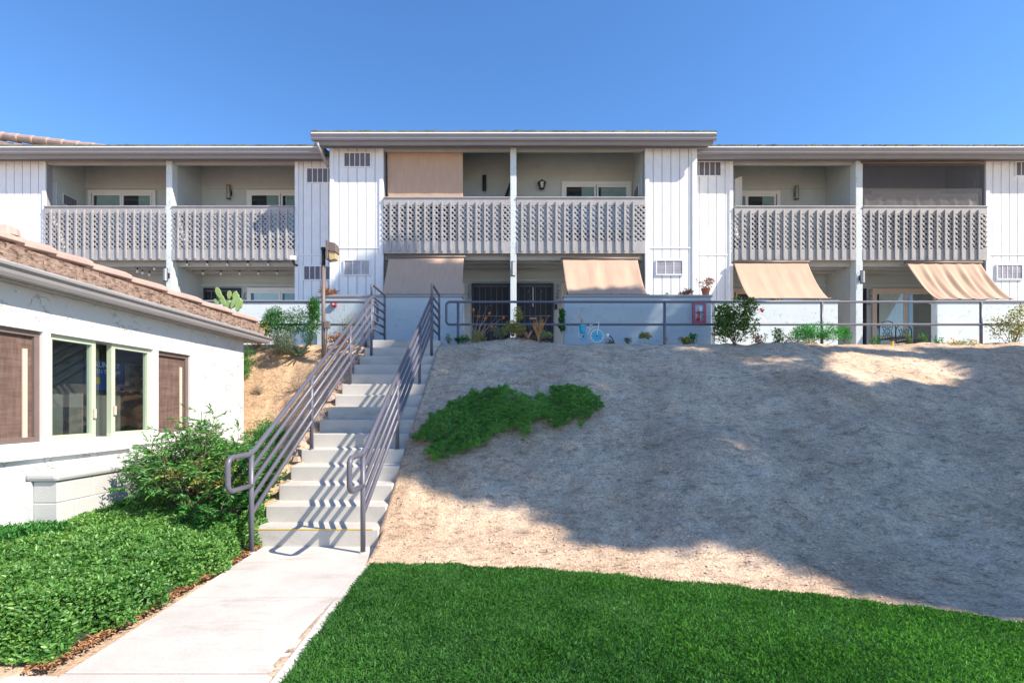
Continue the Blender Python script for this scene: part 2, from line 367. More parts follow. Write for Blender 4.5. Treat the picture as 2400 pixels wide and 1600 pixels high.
# ------------------------------------------------------------------ terrain
def smax(a, b, k): h = np.clip(.5 + .5 * (a - b) / k, 0, 1); return b + (a - b) * h + k * h * (1 - h)
def smin(a, b, k): return -smax(-a, -b, k)
def height(X, Y, detail=True):
    X = np.asarray(X, float); Y = np.asarray(Y, float)
    yb = 4.85 - .75 * sstep(-1.3, 3.0, X) - .35 * sstep(3, 9, X)
    top = 2.60 + .12 * np.exp(-((X - .25) / .95) ** 2) * np.exp(-((Y - 9.5) / .45) ** 2)
    rt = smin(smax((Y - yb) * 2.62 / (9.25 - yb), 0 * Y, .35), top, .35)
    a = smin(smax(.583 * (Y - 4.75) - .16, 0 * Y, .2), 2.6 + 0 * X, .3)
    bl = smin(smax(smax(.58 * (Y - 7.0), 0 * Y, .3), 1.45 * (Y - 7.85), .3), 2.6 + 0 * X, .25)
    w = sstep(-4.3, -2.75, X); lf = a * w + bl * (1 - w)
    r = np.where(X > -1.97, rt, lf)
    inst = (X > -2.58) & (X < -1.36) & (Y > 4.9) & (Y < 10.3)
    if detail:
        act = sstep(-.1, .5, (Y - yb)) * (1 - sstep(9.75, 9.9, Y))
        lumpy = fbm(X * .9, Y * .9, 3, 3) * .22 + fbm(X * 4, Y * 4, 4, 9) * .085 + fbm(X * 17, Y * 17, 3, 11) * .03
        lumpy = lumpy + fbm((X + .25 * fbm(X, Y, 2, 61)) * 3.2, Y * .9, 3, 62) * .07
        lumpy = lumpy + np.where(X < -2.7, fbm(X * 2.3, Y * 2.3, 4, 21) * .22, 0)
        near = sstep(-1.36, -1.0, X) + sstep(2.58, 2.8, -X)
        r = r + act * lumpy * np.clip(.25 + near, 0, 1) + (1 - act) * fbm(X * 9, Y * 9, 2, 5) * .006
    r = np.where(inst, .583 * (Y - 4.75) - .45, r)
    r = np.where((X > -2.62) & (X < -1.3) & (Y <= 5.05), -.04, r)
    r = np.where(Y > 9.88, np.minimum(r, 2.59), r)
    r = np.where((X < -4.5) & (Y < 8.2), np.minimum(r, -.02), r)
    return r
def hit(x, y):                                       # survey ray onto the hillside
    for Y in np.arange(2.5, 10.4, .01):
        if PZ(y, Y) <= height(PX(x, Y), Y, False): return (PX(x, Y), float(Y), float(height(PX(x, Y), Y)))
    return (PX(x, 9.6), 9.6, 2.6)
def H(x, y): return float(height(x, y))

def axis(lo, a, b, hi, st, cst):
    l = a - np.cumsum(np.geomspace(st, cst, 26)); l = l[l > lo]; h = b + np.cumsum(np.geomspace(st, cst, 26)); h = h[h < hi]
    return np.concatenate([[lo], l[::-1], np.arange(a, b + st/2, st), h, [hi]])
xs = axis(-300, -5.4, 11, 300, .036, 40); ys = axis(-120, 2.2, 10.2, 400, .036, 40)
XX, YY = np.meshgrid(xs, ys, indexing='ij'); ZZ = height(XX, YY)
nx, ny = XX.shape; V = np.stack([XX, YY, ZZ], -1).reshape(-1, 3)
ii = (np.arange(nx - 1)[:, None] * ny + np.arange(ny - 1)[None]).reshape(-1, 1)
Fc = (ii + np.array([[0, ny, ny + 1, 1]])).reshape(-1)
me = bpy.data.meshes.new('ground'); me.vertices.add(len(V)); me.vertices.foreach_set('co', V.astype(np.float32).ravel())
me.loops.add(len(Fc)); me.loops.foreach_set('vertex_index', Fc.astype(np.int32))
me.polygons.add(len(ii)); me.polygons.foreach_set('loop_start', np.arange(len(ii), dtype=np.int32) * 4); me.update(calc_edges=True)
struct(finish('ground', me, M['dirt'], smooth=True))

# ------------------------------------------------------------------ path, lawn
pj = [(-2.5, 5.08, -1.28), (-2.42, 3.72, -1.23), (-2.36, 2.66, -1.17), (-2.3, -6, -1.1)]
b = MB()
def slab(b, p, q, g=.006):
    v = [(p[0], p[1]-g, 0), (p[2]-.07, p[1]-g, 0), (q[2]-.07, q[1]+g, 0), (q[0], q[1]+g, 0)]
    b.add(v + [(x, y, -.12) for x, y, z in v], [(3, 2, 1, 0), (0, 1, 5, 4), (1, 2, 6, 5), (2, 3, 7, 6), (3, 0, 4, 7)])
slab(b, pj[0], pj[1]); slab(b, pj[1], (pj[2][0], 2.65, pj[2][2])); slab(b, (pj[2][0], 2.65, pj[2][2]), (pj[2][0], 1.2, -1.1))
b.box(-9, -2.37, 1.2, 2.63, -.12, -.002); b.box(-9, -1.2, -6, 1.19, -.12, 0)
b.v = [v for v in b.v]
o = struct(b.build('path', M['concrete'], bevel=.006))
for v in o.data.vertices: pass
b = MB()
for p, q in ((pj[0], pj[1]), (pj[1], pj[2]), (pj[2], (0, 1.0, -1.1))):
    v = [(p[2]-.062, p[1], 0.008), (p[2], p[1], 0.004), (q[2], q[1], 0.004), (q[2]-.062, q[1], 0.008)]
    b.add(v + [(x, y, -.12) for x, y, z in v], [(3, 2, 1, 0), (0, 1, 5, 4), (1, 2, 6, 5), (2, 3, 7, 6), (3, 0, 4, 7)])
struct(b.build('path_edging', M['concrete'], bevel=.004))
# lawn outline: hill side border
bord = [(-1.24, 4.42), (-.6, 4.42), (.2, 4.30), (1.1, 4.05), (2.0, 3.78), (2.7, 3.5), (3.3, 3.2), (4.2, 2.9), (7, 2.4)]
def lawn_y(x): return np.interp(x, [p[0] for p in bord], [p[1] for p in bord]) + .02*np.sin(x*9)+.012*np.sin(x*23)
def lawn_x(y): return np.interp(y, [1, 2.66, 3.72, 5.08], [-1.1, -1.17, -1.23, -1.28]) + .004
b = MB()
def lg(u, v):
    y1 = 4.45; y = -6 + v * (y1 + 6); x = float(lawn_x(y)) + u * 11
    yy = min(y, float(lawn_y(x)))
    return (x, yy, .006)
b.grid(lg, 110, 60)
struct(b.build('lawn_ground', M['lawnsoil']))
n = 300000
gx = rng.uniform(-1.3, 5.2, n); gy = 1.9 + (lawn_y(gx) + .015 - 1.9) * rng.random(n) ** .9
keep = (np.abs(gx) < 1.017 * gy + 1.0) & (gx > lawn_x(gy) - .002 + .01 * rng.random(n)); gx = gx[keep]; gy = gy[keep]; n = len(gx)
cl = fbm(gx * 3, gy * 3, 3, 4); cl2 = fbm(gx * .8, gy * .8, 2, 14)
lean = np.stack([rng.normal(0, .55, n) + fbm(gx*6, gy*6, 2, 30)*2.2, rng.normal(0, .5, n) + fbm(gx*6, gy*6, 2, 40)*2.2, np.ones(n)], 1)
gl = .020 + .018 * rng.random(n) + .022 * cl; gl[rng.random(n) < .012] += .02
tag(leafmesh('grass', np.stack([gx, gy, np.full(n, .008)], 1), lean, gl, .0028 + .0016 * rng.random(n), M['grass'], fold=.1, droop=.35,
    tone=.45 + .24 * rng.normal(size=n) + 1.1 * cl2 + .5 * cl + (rng.random(n) < .02) * .5, seed=3), 'short green lawn grass between the dirt bank and the path', 'grass', kind='stuff')

# ------------------------------------------------------------------ staircase
XL, XR, T, RS, YB = -2.62, -1.33, .30, .175, 5.05
st = thing('concrete_staircase', 'grey concrete staircase climbing the dirt bank between two pipe handrails', 'staircase', (-2, YB, 0))
for k in range(15):
    y0 = YB + k * T; z1 = (k + 1) * RS; y1 = y0 + T + .03 if k < 14 else 10.38
    xr = XR - .003 - .012 * random.random()
    s_ = BOX(XL, xr, y0, y1 - (.002 if k < 14 else 0), z1 - RS - (.12 if k else .1), z1 - .0).build('step' if k < 14 else 'landing', M['stepc'], st, bevel=.012)
    if k == 0:
        BOX(XL + .02, xr - .06, y0 - .003, y0 + .006, z1 - .006, z1 + .0025).build('nosing_stripe', M['yellow'], s_)
def nz(y): return .583 * (y - 4.75)
b = MB()
pr = [(4.97, -.1), (4.97, .02), (5.05, .07), (9.2, nz(9.2) - .10), (9.4, 2.52), (10.3, 2.54), (10.3, 1.5), (9.0, 1.5)]
b.prism(pr, XR - .0, XR + .055)
b.build('side_curb', M['stepc'], st, bevel=.006)

# ------------------------------------------------------------------ handrails
def arc(c, r, a0, a1, n, ay, az):                    # arc in plane spanned by vectors ay, az
    return [tuple(Vector(c) + Vector(ay) * r * math.cos(a0 + (a1 - a0) * i / n) + Vector(az) * r * math.sin(a0 + (a1 - a0) * i / n)) for i in range(n + 1)]
def stair_rail(x, label):
    t = thing('stair_handrail', label, 'handrail', (x, 4.83, 0), 'pipe handrails of the staircase')
    offs = [.90, .76, .615, .47, .325]; Y0, Y1, Y2 = 4.83, 8.95, 9.88; zt = [nz(Y1) + o for o in offs]
    for yp in (4.83, 6.28, 7.78, 8.95):
        k = 0 if yp < 5 else round((yp - YB) // T) + 1
        base = 0 if k == 0 else k * RS
        p = MB().tube([(x, yp, base), (x, yp, nz(yp) + offs[0])], .024, 14).build('post', M['rail'], t, smooth=True)
        MB().lathe((x, yp, base), [(.036, 0), (.036, .006), (.027, .012)], 14).build('base_collar', M['rail'] if k else M['concrete'], p)
    top = nz(Y2)
    # top rail with the loop at the foot
    zf = nz(Y0) + offs[0]; zl = zf - .30; yf = 4.43; r = .07
    pts = [(x, Y1 + .02, zt[0] + .01), (x, Y0 + .08, nz(Y0 + .08) + offs[0]), (x, Y0 - .02, zf + .005), (x, Y0 - .06, zf), (x, yf + r, zf)]
    pts += arc((x, yf + r, zf - r), r, math.pi / 2, math.pi, 6, (0, 1, 0), (0, 0, 1))[1:]
    pts += [(x, yf, zl + r)] + arc((x, yf + r, zl + r), r, math.pi, 1.5 * math.pi, 6, (0, 1, 0), (0, 0, 1))[1:] + [(x, Y0, zl)]
    MB().tube(pts, .024, 14).build('handrail', M['rail'], t, smooth=True)
    for i, o in enumerate(offs[1:], 1):
        MB().tube([(x, Y0, nz(Y0) + o), (x, Y1 + .02, zt[i] + .01), (x, Y1 + .1, zt[i] + .03), (x, Y2, zt[i] + .03)], .0215, 12).build('sloping_rail', M['rail'], t, smooth=True)
    zr = zt[0] + .24
    MB().tube([(x, Y1 + .02, zt[0]), (x, Y1 + .02, zr - .05)] + arc((x, Y1 + .07, zr - .05), .05, math.pi, math.pi / 2, 5, (0, 1, 0), (0, 0, 1)) +
              arc((x, Y2 - .06, zr - .06), .06, math.pi / 2, 0, 5, (0, 1, 0), (0, 0, 1)) + [(x, Y2, 2.625)], .022, 12).build('guard_loop', M['rail'], t, smooth=True)
    MB().tube([(x, Y1 + .02, zt[0]), (x, Y1 + .1, zt[0] + .03), (x, Y2, zt[0] + .03)], .019, 12).build('level_rail', M['rail'], t, smooth=True)
    MB().tube([(x, 9.05, 2.625), (x, 9.05, zt[0])], .017, 12).build('landing_post', M['rail'], t, smooth=True)
    return t
stair_rail(-2.5, 'grey pipe handrail on the left of the concrete steps, beside the shrubs')
stair_rail(-1.43, 'grey pipe handrail on the right of the concrete steps, along the dirt bank')

def terrace_rail(x0, x1, posts, y, loop, name, label):
    t = thing('terrace_railing', label, 'railing', (x0, y, 2.6), 'two-bar railings along the terrace'); zt, zb = 3.44, 3.0; r = .07
    s = 1 if loop == 'l' else -1; xa, xb = (x0, x1) if loop == 'l' else (x1, x0)
    pts = [(xb, y, zt), (xa + s*r, y, zt)] + arc((xa + s*r, y, zt - r), r, math.pi/2, math.pi, 6, (s, 0, 0), (0, 0, 1))[1:]
    pts += [(xa, y, zb + r)] + arc((xa + s*r, y, zb + r), r, math.pi, 1.5*math.pi, 6, (s, 0, 0), (0, 0, 1))[1:] + [(xb, y, zb)]
    MB().tube(pts, .024, 12).build('rail_loop', M['rail'], t, smooth=True)
    for p in posts: MB().tube([(p, y, 2.3), (p, y, zt)], .027, 12).build('post', M['rail'], t, smooth=True)
terrace_rail(-1.28, 14.5, (-1.05, 2.97, 6.03, 9.13, 12.2), 9.8, 'l', 'r', 'long dark pipe railing on top of the bare dirt bank')
terrace_rail(-8.5, -2.62, (-2.85, -5.6, -8), 9.8, 'r', 'l', 'dark pipe railing behind the shrubs, running from the roof to the stair head')

# ------------------------------------------------------------------ apartment building
YC, YW, BC, BW = 12.0, 12.55, 13.15, 13.70
FL, UF = 2.625, 5.25
bld = thing('apartment_building', 'long two-storey white and grey apartment building with recessed balconies on the terrace', 'building', (0, 13, 2.6))
def Xc(x): return PX(x, YC)
def Xw(x): return PX(x, YW)
roofC, roofW = 7.66, 7.62
# siding panels: boards on a backing
def siding(x0, x1, y, z0, z1, side=None, trim=None):
    b = BOX(x0 + .004, x1 - .004, y + .016, y + 1.2, z0, z1)
    w = b.build('wall', M['groove'], bld)
    bd = MB(); x = x0; nb = max(1, round((x1 - x0) / .203)); sw = (x1 - x0) / nb; zs = 5.17
    for i in range(nb):
        a, c = x0 + i * sw + .007, x0 + (i + 1) * sw - .007
        bd.box(a, c, y, y + .015, z0, zs - .008); bd.box(a, c, y, y + .015, zs + .008, z1)
    bd.build('siding_boards', M['siding'], w, bevel=.003)
    BOX(x0, x1, y - .012, y - .001, zs - .007, zs + .022).build('joint_strip', M['siding'], w)
    for tx in (trim or ()):
        BOX(tx - .045, tx + .045, y - .03, y - .001, z0, z1).build('corner_board', M['siding'], w, bevel=.004)
    return w
pxa = [(-500, 107 * 1.0204, 'w', [Xw(105)]), (677 * 1.0204, 790, 'w', [Xw(696)]), (758 * 1.0204, 882 * 1.0204, 'c', [Xc(778), Xc(894)]),
       (1480 * 1.0204, 1602 * 1.0204, 'c', [Xc(1516), Xc(1626)]), (1600, 1685 * 1.0204, 'w', [Xw(1713)]), (2262 * 1.0204, 3000, 'w', [Xw(2313)])]
pan = []
for x0, x1, k, tr in pxa:
    y = YC if k == 'c' else YW; pan.append(siding(PX(x0, y), PX(x1, y), y, 2.5, roofC if k == 'c' else roofW, trim=tr))
XCL, XCR = Xc(758 * 1.0204), Xc(1602 * 1.0204)
# recesses: back walls, side walls, ceilings
def bay(xa, xb, y, yb, ztop, hb):
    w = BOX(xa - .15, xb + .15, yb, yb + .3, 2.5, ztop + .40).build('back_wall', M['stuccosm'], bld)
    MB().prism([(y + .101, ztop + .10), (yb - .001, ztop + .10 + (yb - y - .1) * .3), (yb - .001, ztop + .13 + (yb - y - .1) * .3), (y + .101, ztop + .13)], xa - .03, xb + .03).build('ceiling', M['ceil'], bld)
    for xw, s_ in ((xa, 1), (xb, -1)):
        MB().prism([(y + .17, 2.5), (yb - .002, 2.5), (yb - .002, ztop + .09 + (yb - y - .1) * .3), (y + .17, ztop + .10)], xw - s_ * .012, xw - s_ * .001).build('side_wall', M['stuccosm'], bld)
    BOX(xa, xb, y + .0, y + .10, hb, ztop + .099).build('header_beam', M['ceil'], bld, bevel=.006)
    fl = BOX(xa, xb, y + .03, yb, 5.08, UF).build('balcony_floor', M['ceil'], bld)
    for yy in (y + .34, y + .72): BOX(xa, xb, yy, yy + .09, 4.93, 5.079).build('floor_joist', M['ceil'], fl)
    BOX(xa, xb, y + .12, y + .2, 4.93, 5.079).build('floor_joist', M['ceil'], fl)
    BOX(xa, xb, yb - .025, yb - .001, 4.66, 4.74).build('ledger_trim', M['stuccosm'], w)
    if yb > 13.5: BOX(xa, xb, yb - .025, yb - .001, 7.32, 7.40).build('ledger_trim', M['stuccosm'], w)
    return w
bays = [(Xw(107*1.0204), Xw(385*1.0204), 'w'), (Xw(399*1.0204), Xw(677*1.0204), 'w'), (Xc(882*1.0204), Xc(1172*1.0204), 'c'),
        (Xc(1186*1.0204), Xc(1480*1.0204), 'c'), (Xw(1685*1.0204), Xw(1962*1.0204), 'w'), (Xw(1978*1.0204), Xw(2262*1.0204), 'w')]
bw = []
for xa, xb, k in bays:
    y, yb, zt_, hb = (YC, BC, roofC, 7.50) if k == 'c' else (YW, BW, roofW, 7.45)
    bw.append(bay(xa, xb, y, yb, zt_, hb))
# party walls / columns
for xa, xb, y, yb, zt_ in ((bays[0][1], bays[1][0], YW, BW, roofW), (bays[2][1], bays[3][0], YC, BC, roofC), (bays[4][1], bays[5][0], YW, BW, roofW)):
    BOX(xa, xb, y - .06, y + .16, 2.5, zt_ - .12).build('column', M['stucco'], bld, bevel=.01)
    if y == YW:
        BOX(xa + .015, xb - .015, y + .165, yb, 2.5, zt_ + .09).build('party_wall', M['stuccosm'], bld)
# storage side panel (left-most and others)
for i, s in ((0, 1), (3, -1), (5, -1)):
    xa, xb, k = bays[i]; y, yb = (YC, BC) if k == 'c' else (YW, BW); x = xa if s > 0 else xb
    p = BOX(x, x + s * .02, y + .25, yb - .12, UF, 7.12).build('storage_door', M['stuccosm'], bld, bevel=.004)
    g = BOX(x + s * .021, x + s * .035, y + .42, yb - .3, 6.62, 6.9).build('vent_grille', M['white'], p)
    for q in range(5):
        ya = y + .44 + q * (yb - y - .76) / 5; BOX(x + s * .036, x + s * .04, ya, ya + .07, 6.64, 6.88).build('slot', M['ventdark'], p)
# vents on siding
def vent(x0, x1, y0, y1, Y, panel, n=5, m='ventdark'):
    xa, xb, za, zb = PX(x0, Y), PX(x1, Y), PZ(y1, Y), PZ(y0, Y); yf = Y - .001
    f = BOX(xa, xb, yf - .012, yf, za, zb).build('vent', M[m], bld)
    b = MB(); t = .026; b.box(xa - t, xb + t, yf - .03, yf, zb, zb + t); b.box(xa - t, xb + t, yf - .03, yf, za - t, za)
    b.box(xa - t, xa, yf - .03, yf, za, zb); b.box(xb, xb + t, yf - .03, yf, za, zb)
    for i in range(1, n):
        x = xa + (xb - xa) * i / n; b.box(x - .009, x + .009, yf - .022, yf - .0125, za, zb)
    b.build('vent_frame', M['siding'], f, bevel=.002)
    l = MB()
    for i in range(9):
        z = za + (zb - za) * (i + .5) / 9; l.box(xa, xb, yf - .018, yf - .0125, z - .006, z + .006)
    l.build('louvre', M[m], f)
vent(808, 868, 360, 391, YC, None); vent(721, 781, 396, 428, YW, None); vent(808, 866, 612, 644, YC, None, 3, 'ventlight')
vent(714, 776, 625, 655, YW, None); vent(1539, 1598, 612, 643, YC, None, 3, 'ventlight'); vent(1625, 1688, 381, 412, YW, None)
vent(2336, 2393, 622, 654, YW, None, 5, 'ventlight'); vent(2380, 2440, 381, 412, YW, None)
# roofs, gutters
def roof(x0, x1, y, z, back, ex=.3):
    yf = y - .31; z = z - .055
    r = MB(); prof = [(yf - .02, z + .10), (back, z + .10 + (back - yf) * .30), (back, z + .03 + (back - yf) * .30), (yf, z + .03)]
    r.prism(prof, x0 - ex, x1 + ex); ro = r.build('roof', M['shingle'], bld)
    b = MB(); x = x0 - ex
    while x < x1 + ex:
        w = random.uniform(.06, .16); b.box(x, min(x + w - .006, x1 + ex), yf - .085 - .025 * random.random(), yf + .15, z + .0965 + random.random() * .003, z + .148 + .014 * random.random()); x += w
    b.build('shingle_edge', M['shingle'], ro)
    BOX(x0 - ex + .02, x1 + ex - .02, yf - .122, yf - .02, z + .071, z + .096).build('drip_edge', M['drip'], ro)
    BOX(x0 - ex + .05, x1 + ex - .05, yf + .0, yf + .04, z - .13, z + .015).build('fascia', M['fascia'], ro)
    BOX(x0 - ex + .06, x1 + ex - .06, yf + .041, y - .002, z - .03, z - .0).build('soffit', M['fascia'], ro)
    g = [(yf - .002, z + .07), (yf - .002, z - .05), (yf - .07, z - .05), (yf - .085, z - .02), (yf - .09, z + .02), (yf - .11, z + .05), (yf - .112, z + .07), (yf - .10, z + .07), (yf - .095, z + .05), (yf - .03, z + .03), (yf - .02, z + .07)]
    MB().prism([(a, c) for a, c in g], x0 - ex, x1 + ex).build('gutter', M['gutter'], ro)
    BOX(x0 - ex + .06, x1 + ex - .06, y - .05, y - .032, z - .07, z - .031).build('frieze_board', M['fascia'], ro)
    return ro
rc = roof(XCL, XCR, YC, roofC, 17)
roof(-26, XCL - .32 + .1, YW, roofW, 17, .0) ; roof(XCR + .02, 26, YW, roofW, 17, .0)
MB().tube([(-4.50, 11.64, 7.5), (-4.49, 11.66, 7.42), (-4.44, 11.78, 7.30), (-4.38, 12.0, 7.10)], .035, 10).build('downspout', M['gutter'], rc, smooth=True)
# side walls of the projecting centre block
BOX(XCL + .003, XCL + .3, YC + .02, YW + .5, 2.5, roofC).build('return_wall', M['siding'], bld)
BOX(XCR - .3, XCR - .003, YC + .02, YW + .5, 2.5, roofC).build('return_wall', M['siding'], bld)
MB().tube([(PX(1632, 12.4), 12.45, 2.7), (PX(1632, 12.4), 12.45, 4.66), (PX(1633, 12.4), 12.47, 4.70), (PX(1635, 12.4), 12.5, 4.71)], .02, 8).build('conduit', M['siding'], bld, smooth=True)

# balcony guards
def guard(i, first):
    xa, xb, k = bays[i]; y = YC if k == 'c' else YW; sc_ = y / F
    zt_, zb1, zl, zr0, zb_t, zb_b = [PZ(v, y) for v in ((467.5, 484, 568, 596, 476, 592) if k == 'c' else (488, 504, 586, 611.5, 495, 609))]
    g = BOX(xa, xb, y - .07, y - .03, zr0, zl).build('balcony_guard', M['slat'], bld, bevel=.003)
    BOX(xa, xb, y - .07, y - .03, zb1, zt_).build('top_board', M['slat'], g, bevel=.003)
    BOX(xa, xb, y - .09, y + .05, zt_ + .001, zt_ + .03).build('cap_rail', M['slat'], g, bevel=.004)
    # lattice
    b = MB(); h = zb1 - zl; sp = .125; x0 = xa - h
    def seg(x, d, yy):
        # line from (x, zl) going up by h with direction d
        p0 = [x, zl]; p1 = [x + d * h, zb1]
        (ax, az), (bx, bz) = p0, p1
        lo, hi = xa + .0, xb - .0
        def cut(t): return ax + (bx - ax) * t, az + (bz - az) * t
        ts = sorted([(lo - ax) / (bx - ax), (hi - ax) / (bx - ax)]); t0 = max(0, ts[0]); t1 = min(1, ts[1])
        if t1 - t0 < .03: return
        a_, b_ = cut(t0), cut(t1); b.bar((a_[0], yy, a_[1]), (b_[0], yy, b_[1]), .038, .007)
    x = xa - h
    while x < xb: seg(x, 1, y - .060); x += sp
    x = xa
    while x < xb + h: seg(x, -1, y - .068); x += sp
    b.build('lattice', M['slat'], g)
    nb = 14; sp = (y / F) * 19.95 if k == 'c' else (y / F) * 19.4
    x = PX(first, y); bl = MB().box(x - .022, x + .022, y - .107, y - .074, zb_b, zb_t).build('baluster', M['slat'], g, bevel=.004)
    for q in range(1, nb):
        if x + q * sp < xb - .03: copypart(bl, q * sp, 0, random.uniform(-.006, .006))
for i, f in enumerate((126.5, 423, 917.5, 1223, 1736, 2034)): guard(i, f)

# sliding doors and windows in the recesses
def slider(x0, x1, ytop, Y, wall, panes, upper=True, fm='white', zbase=None, curt=('curtain', 'dark'), h=2.03):
    xa, xb, zt_ = PX(x0, Y), PX(x1, Y), PZ(ytop, Y); zb = (UF if upper else FL) + .01 if zbase is None else zbase; y = Y - .001; t = .09
    f = MB().box(xa, xb, y - .05, y, zt_ - t, zt_).box(xa, xa + t, y - .05, y, zb, zt_ - t).box(xb - t, xb, y - .05, y, zb, zt_ - t).build('sliding_window', M[fm], bld, bevel=.004)
    BOX(xa + t + .001, xb - t - .001, y - .004, y + .0, zb, zt_ - t - .001).build('dark_backing', M['dark'], f)  # near-black sheet stands for the unlit room behind the glass
    xi, xe = xa + t, xb - t
    for j, (a, c) in enumerate(panes):
        pa, pb = PX(a, Y), PX(c, Y); q = .045; yy = y - .03 - (.012 if j == 0 else 0)
        MB().box(pa - q, pb + q, yy - .012, yy + .012, zt_ - t - .06, zt_ - t - .002).box(pa - q, pa, yy - .012, yy + .012, zb, zt_ - t - .06).box(pb, pb + q, yy - .012, yy + .012, zb, zt_ - t - .06).build('sash', M[fm], f)
        BOX(pa, pb, yy - .002, yy + .002, zb, zt_ - t - .06).build('pane', M['glass'], f)
        cm = curt[j % len(curt)]
        if cm != 'dark':
            n = 14; fr = .9 if cm != 'half' else .45; cm = 'curtain' if cm == 'half' else cm
            MB().grid(lambda u, v: (pa + (pb - pa) * (1 - fr + fr * u) , yy + .008 + .004 * math.sin(u * n * 6.28), zb + (zt_ - t - .06 - zb) * v), 60, 1).build('curtain', M[cm], f, smooth=True)
    return f
slider(209, 367, 447, BW, None, [(223, 284), (292, 354)], curt=('curtain', 'half'))
slider(580, 738, 447, BW, None, [(592, 655), (664, 722)], curt=('half', 'curtain'))
slider(1316, 1479, 427, BC, None, [(1327, 1392), (1402, 1467)], curt=('half', 'curtain'))
slider(1690, 1827, 449, BW, None, [(1706, 1745), (1752, 1813)], curt=('curtain', 'half'))
slider(2040, 2200, 449, BW, None, [(2053, 2112), (2120, 2186)], curt=('curtain', 'dark'))
slider(930, 1080, 427, BC, None, [(941, 1000), (1009, 1068)], curt=('curtain', 'dark'))
# ground floor
slider(581, 730, 675, BW, None, [(590, 655), (663, 716)], False, zbase=3.5, curt=('curtainlight', 'curtain'))
slider(205, 365, 675, BW, None, [(220, 280), (290, 350)], False, zbase=3.5)
slider(960, 1089, 664, BC, None, [(972, 1020), (1028, 1076)], False, zbase=3.4, curt=('dark', 'dark'))
slider(1315, 1440, 664, BC, None, [(1328, 1370), (1380, 1428)], False, 'wood', zbase=3.4, curt=('blind', 'dark'))
slider(1712, 1925, 677, BW, None, [(1726, 1815), (1826, 1910)], False, 'wood', zbase=3.4, curt=('dark', 'blind'))
slider(2042, 2192, 677, BW, None, [(2052, 2115), (2124, 2183)], False, 'wood', curt=('curtainlight', 'blind'))
def secdoor(x0, x1, ytop, Y, deco=False, m='black'):
    xa, xb, zt_ = PX(x0, Y), PX(x1, Y), PZ(ytop, Y); zb = FL + .005; y = Y - .002; t = .06
    d = BOX(xa + t, xb - t, y - .012, y, zb, zt_ - t).build('security_door', M['dark'], bld)
    MB().box(xa, xb, y - .07, y, zt_ - t + .001, zt_).box(xa, xa + t - .001, y - .07, y, zb, zt_ - t).box(xb - t + .001, xb, y - .07, y, zb, zt_ - t).build('door_frame', M['black'], d, bevel=.004)
    b = MB(); n = 6
    for i in range(1, n): 
        x = xa + t + (xb - xa - 2 * t) * i / n; b.box(x - .006, x + .006, y - .05, y - .035, zb, zt_ - t)
    for z in (zt_ - t - .02, 3.76, 3.1): b.box(xa + t, xb - t, y - .055, y - .034, z - .012, z + .012)
    b.build('bars', M['ventdark'], d)
    if deco:
        c = MB()
        for px_ in (1238, 1269):
            for z in (4.4, 4.15, 3.5, 3.2): c.lathe((PX(px_, Y), y - .05, z), [(.004, -.05), (.016, 0), (.004, .05)], 6)
        c.build('ornament', M['ventdark'], d)
        BOX(PX(1241, Y), PX(1257, Y), y - .075, y - .056, 3.68, 3.71).build('mail_slot', M['wood'], d)
        MB().tube([(PX(1249, Y), y - .07, 4.0), (PX(1249, Y), y - .07, 4.5)], .014, 8).build('pull_bar', M['white'], d)
        MB().lathe((PX(1288, Y), y - .08, 3.05), [(.01, -.02), (.03, 0), (.01, .02)], 10).build('door_knob', M['steel'], d)
    else:
        for px_ in (1148, 1152): MB().lathe((PX(px_, Y), y - .06, PZ(717, Y)), [(.004, -.012), (.013, 0), (.004, .012)], 8).build('door_knob', M['steel'], d)
    return d
secdoor(1106, 1196, 665, BC); secdoor(1212, 1297, 665, BC, True); secdoor(480, 566, 676, BW); secdoor(2000, 2027, 677, BW, m='brown'); secdoor(1990, 1996, 677, BW) if False else None
MB().tube([(PX(1216, 12.9), 12.9, PZ(655, 12.9)), (PX(1262, 12.9), 12.9, PZ(657, 12.9))], .012, 6).build('door_closer', M['wood'], bld)
BOX(PX(1300, BC), PX(1306, BC), BC - .03, BC - .001, PZ(725, BC), PZ(713, BC)).build('doorbell', M['dark'], bld, bevel=.003)
def text(s, x, y, Y, size, m, parent, name='digit', rot=(R(90), 0, 0), shear=.25, ext=.006):
    c = bpy.data.curves.new(name, 'FONT'); c.body = s; c.size = size; c.extrude = ext; c.shear = shear; c.align_x = 'CENTER'; c.align_y = 'CENTER'
    o = bpy.data.objects.new(name, c); COL.objects.link(o)
    bpy.context.view_layer.update(); dg = bpy.context.evaluated_depsgraph_get()
    me = bpy.data.meshes.new_from_object(o.evaluated_get(dg)); bpy.data.objects.remove(o); me.materials.clear()
    o = bpy.data.objects.new(name, me); COL.objects.link(o); me.materials.append(m); o.parent = parent; o.rotation_euler = rot
    root = parent
    while root.parent is not None: root = root.parent
    o.location = Vector((x, Y, y)) - root.location; return o
for s, x, ys_, Y in (('124', 573, (692, 703, 714), BW), ('125', 1098, (672, 685, 697), BC), ('126', 1305, (672, 685, 697), BC), ('128', 2035, (684, 697, 710), BW)):
    for ch, yy in zip(s, ys_): text(ch, PX(x, Y), PZ(yy, Y), Y - .03, .175, M['digit'], bld)
